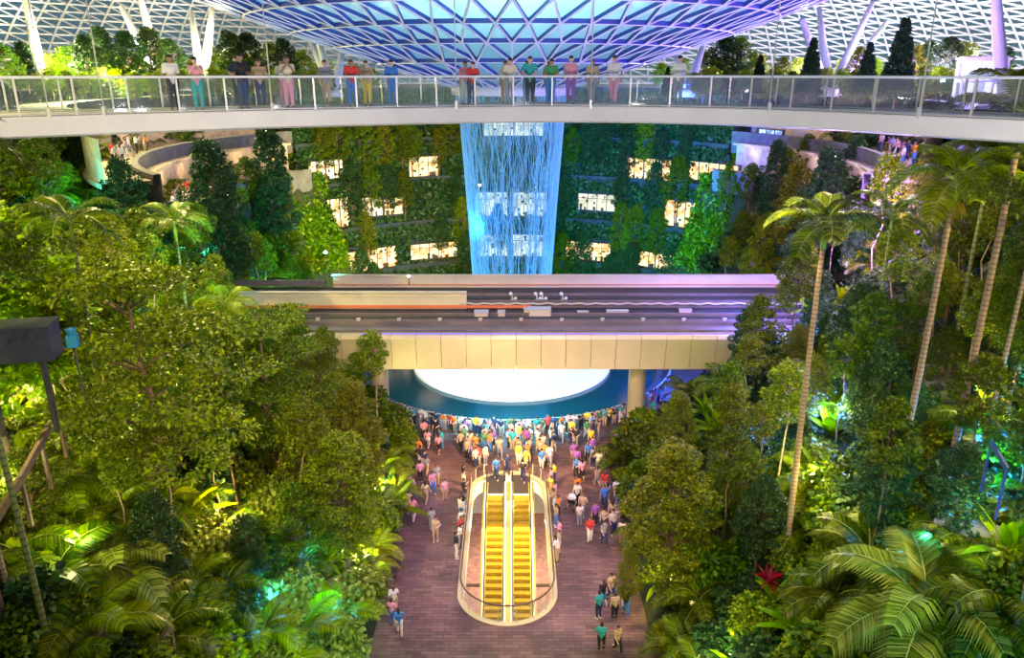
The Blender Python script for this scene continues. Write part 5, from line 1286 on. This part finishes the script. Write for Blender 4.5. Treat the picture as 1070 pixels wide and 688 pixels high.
for (px, Y, top, k, sc) in [(75, 88, 52, 'lime', 1.3), (95, 80, 38, 'dark', 1.1), (112, 84, 30, 'dark', 1.2), (138, 82, 34, 'dark', 1.3), (162, 86, 30, 'dark', 1.2), (182, 90, 42, 'dark', 1.2), (120, 96, 58, 'lime', 1.4), (150, 98, 60, 'lime', 1.4), (95, 98, 62, 'lime', 1.4), (60, 92, 58, 'pale', 1.3), (30, 84, 45, 'dark', 1.2), (10, 76, 48, 'mid', 1.2),
                            (245, 82, 34, 'dark', 1.3), (262, 84, 36, 'dark', 1.3), (232, 96, 56, 'lime', 1.4), (258, 98, 58, 'lime', 1.5), (285, 88, 46, 'mid', 1.3), (300, 80, 42, 'dark', 1.3), (318, 84, 56, 'lime', 1.4), (340, 92, 62, 'lime', 1.3), (205, 98, 62, 'lime', 1.4), (372, 90, 70, 'lime', 1.3), (390, 96, 72, 'mid', 1.3),
                            (690, 88, 68, 'lime', 1.3), (712, 94, 62, 'pale', 1.3), (735, 84, 55, 'mid', 1.3), (755, 80, 38, 'dark', 1.4), (770, 84, 40, 'mid', 1.3), (748, 98, 62, 'lime', 1.4), (790, 92, 58, 'pale', 1.4), (815, 84, 60, 'mid', 1.3), (832, 92, 62, 'pale', 1.3), (880, 84, 62, 'pale', 1.4), (895, 76, 50, 'mid', 1.2), (912, 90, 64, 'lime', 1.4), (950, 78, 48, 'mid', 1.3), (965, 84, 44, 'dark', 1.2), (985, 76, 40, 'dark', 1.3), (1000, 80, 46, 'pale', 1.4), (958, 96, 66, 'pale', 1.4), (1045, 72, 50, 'dark', 1.2)] + [(q, 66+(q*7) % 9, 72+(q*3) % 7, ['lime', 'pale', 'lime', 'mid'][q % 4], 1.5) for q in list(range(20, 345, 17))+list(range(725, 1060, 17))]:
    park(px, Y, top, k, sc)
for i, (px, Y) in enumerate([(50, 72), (80, 70), (110, 70), (140, 72), (170, 72), (225, 72), (250, 72), (290, 74), (325, 76), (705, 76), (735, 74), (765, 72), (800, 72), (830, 70), (895, 70), (920, 70), (960, 68), (990, 68)]):
    p = at(px, 95, Y); shrub(['lime', 'pale', 'green'][i % 3], p.x, Y, 24.9, 1.4)

# --- built things on the slopes
p = onter(30, 395); o = empty('planter_box', (at(8, 358, 24).x, 24, at(8, 358, 24).z), rad(12)); tag(o, 'large dark slate planter box at the left border', 'planter')
b = MB(); b.box((0, 0, 0), (2.9, 1.1, 1.15)); b.box((0, 0, .6), (3.0, 1.2, .08)); b.build('body', M['navy_box'], o)
for q_ in (-.8, .9):
    b = MB(); b.box((q_, .1, -2.0), (.14, .2, 2.8)); b.build('support', M['dark_steel'], o)
q = at(76, 356, 24); o = empty('lamp_housing', tuple(q), .3); tag(o, 'small bright blue lamp housing beside the dark planter box', 'lamp')
b = MB(); b.box((0, 0, 0), (.32, .3, .42)); b.lathe([(.10, .0), (.16, .12), (.18, .2)], 12, (0, 0, .2)); b.build('housing', M['blue_plastic'], o)
b = MB(); b.tube([(0, 0, -.2), (0, .1, -2.2)], .03, 6); b.build('pole', M['dark_steel'], o)
q = onter(86, 445); o = empty('stone_steps', tuple(q)); tag(o, 'pale purple-grey stone steps among the palms on the left slope', 'steps')
for k in range(6):
    b = MB(); b.box((-.25*k+.3, .55*k-.6, .42*k+.7), (1.5, .8, .45), rz=.15+.05*k); b.build('step', M['stone'], o)
def rail(pts, lab, mat='brown_steel', w=.16):
    o = empty('stair_rail', tuple(pts[0])); tag(o, lab, 'railing')
    for a, c in zip(pts, pts[1:]):
        b = MB(); b.beam(Vector(a)-Vector(pts[0]), Vector(c)-Vector(pts[0]), w, w*1.5); b.build('beam', M[mat], o)
    for a in pts:
        d = Vector(a)-Vector(pts[0]); b = MB(); b.beam(d, d-Vector((0, 0, 1.9)), w*.7, w*.7); b.build('post', M[mat], o)
rail([at(-8, 550, 22.5), at(22, 500, 23.5), at(43, 462, 24.6), at(60, 430, 26)], 'brown steel stair rail zigzagging up the left border')
rail([at(88, 690, 21.5), at(108, 655, 22.3)], 'short brown beam at the bottom left corner')
rail([at(158, 690, 22.5), at(178, 655, 23.3)], 'second brown beam at the bottom right of the short one')
q = onter(1015, 590); o = empty('stone_wall', tuple(q), -.5); tag(o, 'rough purple-grey stone retaining wall on the lower right slope', 'wall')
for k in range(9):
    b = MB(); b.box(((k % 3-1)*1.0+(k//3 % 2)*.4, (k % 2)*.1, (k//3)*.5+.4), (1.0, .7, .48), rz=.05*(k % 3-1)); b.build('stone', M['stone'], o)
q = onter(975, 440); o = empty('stone_steps', tuple(q), -.2); tag(o, 'grey stone steps behind the tallest palm trunk on the right', 'steps')
for k in range(5):
    b = MB(); b.box((.12*k, .4*k-.4, .36*k+.6), (1.9, .7, .36)); b.build('step', M['stone'], o)
rail([at(1036, 462, 23), at(1052, 490, 22.3)], 'short rail painted blue-lit, slanting on the right slope', 'light_tinted_steel', .10)  # blue light painted into the rail colour

# --- small lamps that show
for (px, py, Y, mk, lab, r) in [(501, 194, 82, 'floodlight', 'dazzling round floodlight seen through the left edge of the waterfall', .16), (560, 196, 90, 'lamp_white', 'small white lamp behind the right part of the waterfall', .08), (311, 254, 84, 'lamp_teal', 'small teal lamp among the trees left of the waterfall', .16), (340, 264, 80, 'lamp_teal', 'wide teal lamp above the left end of the far streak wall', .2), (985, 85, 58, 'lamp_teal', 'bright cyan park lamp right of the violet conifer', .16), (427, 289, 62.6, 'lamp_white', 'white lamp on the far streak wall left of the waterfall', .12)]:
    q = at(px, py, Y); o = empty('garden_lamp', tuple(q)); tag(o, lab, 'lamp', 'small lamps in view')
    b = MB(); b.sphere((0, 0, 0), r, 12); b.build('bulb', M[mk], o)
    base = 24.9 if py < 110 else (10.0 if Y < 64 else 0); h = q.z-base
    b = MB(); b.tube([(0, .02, -h), (0, .02, -r*.8)], .04, 6); b.lathe([(r*.6, -r*1.1), (r*1.1, -r*.6), (r*1.1, -r*.3)], 12, (0, .02, 0)); b.build('pole', M['dark_steel'], o)

# ================================================================ LABELS
ORD = ['first', 'second', 'third', 'fourth', 'fifth', 'sixth', 'seventh', 'eighth', 'ninth', 'tenth', 'eleventh', 'twelfth', 'thirteenth', 'fourteenth', 'fifteenth', 'sixteenth', 'seventeenth', 'eighteenth', 'nineteenth', 'twentieth']+['twenty-'+q for q in 'first second third fourth fifth sixth seventh eighth ninth'.split()]+['thirtieth']
ZONES = [(0, -400, 480, 100, 'beyond the left footbridge half'), (480, -400, 1500, 100, 'beyond the right footbridge half'),
         (-900, 100, 150, 240, 'under the left footbridge end'), (150, 100, 300, 300, 'by the left balconies'), (300, 100, 480, 200, 'high on the far left wall'), (300, 200, 480, 292, 'low on the far left wall'),
         (480, 100, 585, 292, 'behind the waterfall'), (585, 100, 790, 200, 'high on the far right wall'), (585, 200, 790, 292, 'low on the far right wall'), (790, 100, 930, 300, 'by the right balconies'), (930, 100, 1500, 240, 'under the right footbridge end'),
         (-900, 240, 150, 340, 'above the dark planter box'), (150, 292, 360, 400, 'at the left train bridge end'), (-900, 340, 150, 440, 'around the left stone steps'), (150, 400, 300, 500, 'around the forked trunk'), (300, 400, 460, 520, 'below the left bridge column'),
         (-900, 440, 150, 560, 'beside the brown stair rail'), (150, 500, 300, 600, 'around the left red plants'), (300, 520, 470, 1400, 'at the left foot of the plaza'), (-900, 560, 150, 1400, 'in the bottom left corner'), (150, 600, 300, 1400, 'among the blue-lit shrubs'),
         (610, 292, 830, 470, 'below the right bridge column'), (610, 470, 790, 1400, 'at the right foot of the plaza'), (830, 240, 940, 360, 'at the right train bridge end'), (940, 240, 1500, 360, 'among the tall palm trunks'), (830, 360, 940, 480, 'under the flower-skirted palm'), (940, 360, 1500, 480, 'around the right stone steps'),
         (790, 470, 900, 1400, 'around the leaning palm foot'), (900, 480, 1500, 580, 'above the right stone wall'), (900, 580, 1500, 1400, 'around the largest pale palm'), (300, 292, 610, 1400, 'beside the plaza')]
bpy.context.view_layer.update()
def zone(p):
    x, y, _ = proj(p)
    for (x0, y0, x1, y1, s) in ZONES:
        if x0 <= x < x1 and y0 <= y < y1: return s
    return 'near the right border' if x > 535 else 'near the left border'
def assign(items):
    """items: (object, base phrase, reference point): identical phrases are told apart by height, then by order from the left"""
    by = {}
    for o, ph, p in items: by.setdefault(ph, []).append((proj(p)[0], proj(p)[1], o))
    for ph, L in by.items():
        if len(L) == 1: L[0][2]['label'] = ph; continue
        if len(L) <= 4:
            L.sort(key=lambda q: q[0])
            for i, (x, y, o) in enumerate(L): o['label'] = ph+', %s from the left' % ORD[i]
            continue
        L.sort(key=lambda q: q[1]); h = (len(L)+1)//2 if len(L) <= 24 else (len(L)+2)//3
        for ri, nm in enumerate(('upper row', 'lower row') if len(L) <= 24 else ('upper row', 'middle row', 'lower row')):
            row = sorted(L[ri*h:(ri+1)*h], key=lambda q: q[0])
            for i, (x, y, o) in enumerate(row): o['label'] = ph+', %s, %s from left' % (nm, ORD[min(i, 29)])
items = []
for o, ph in PLANTS:
    if o.get('label'): continue
    p = Vector(o.location)+Vector((0, 0, 1.0 if o['category'] != 'tree' else 3.0)); items.append((o, ph+' '+zone(p), p))
assign(items)
items = []
for o, top, bot, pose, place, lab in PEOPLE:
    if lab: o['label'] = lab; continue
    items.append((o, 'person in %s top and %s trousers %s' % (top, bot, place), Vector(o.location)))
assign(items)
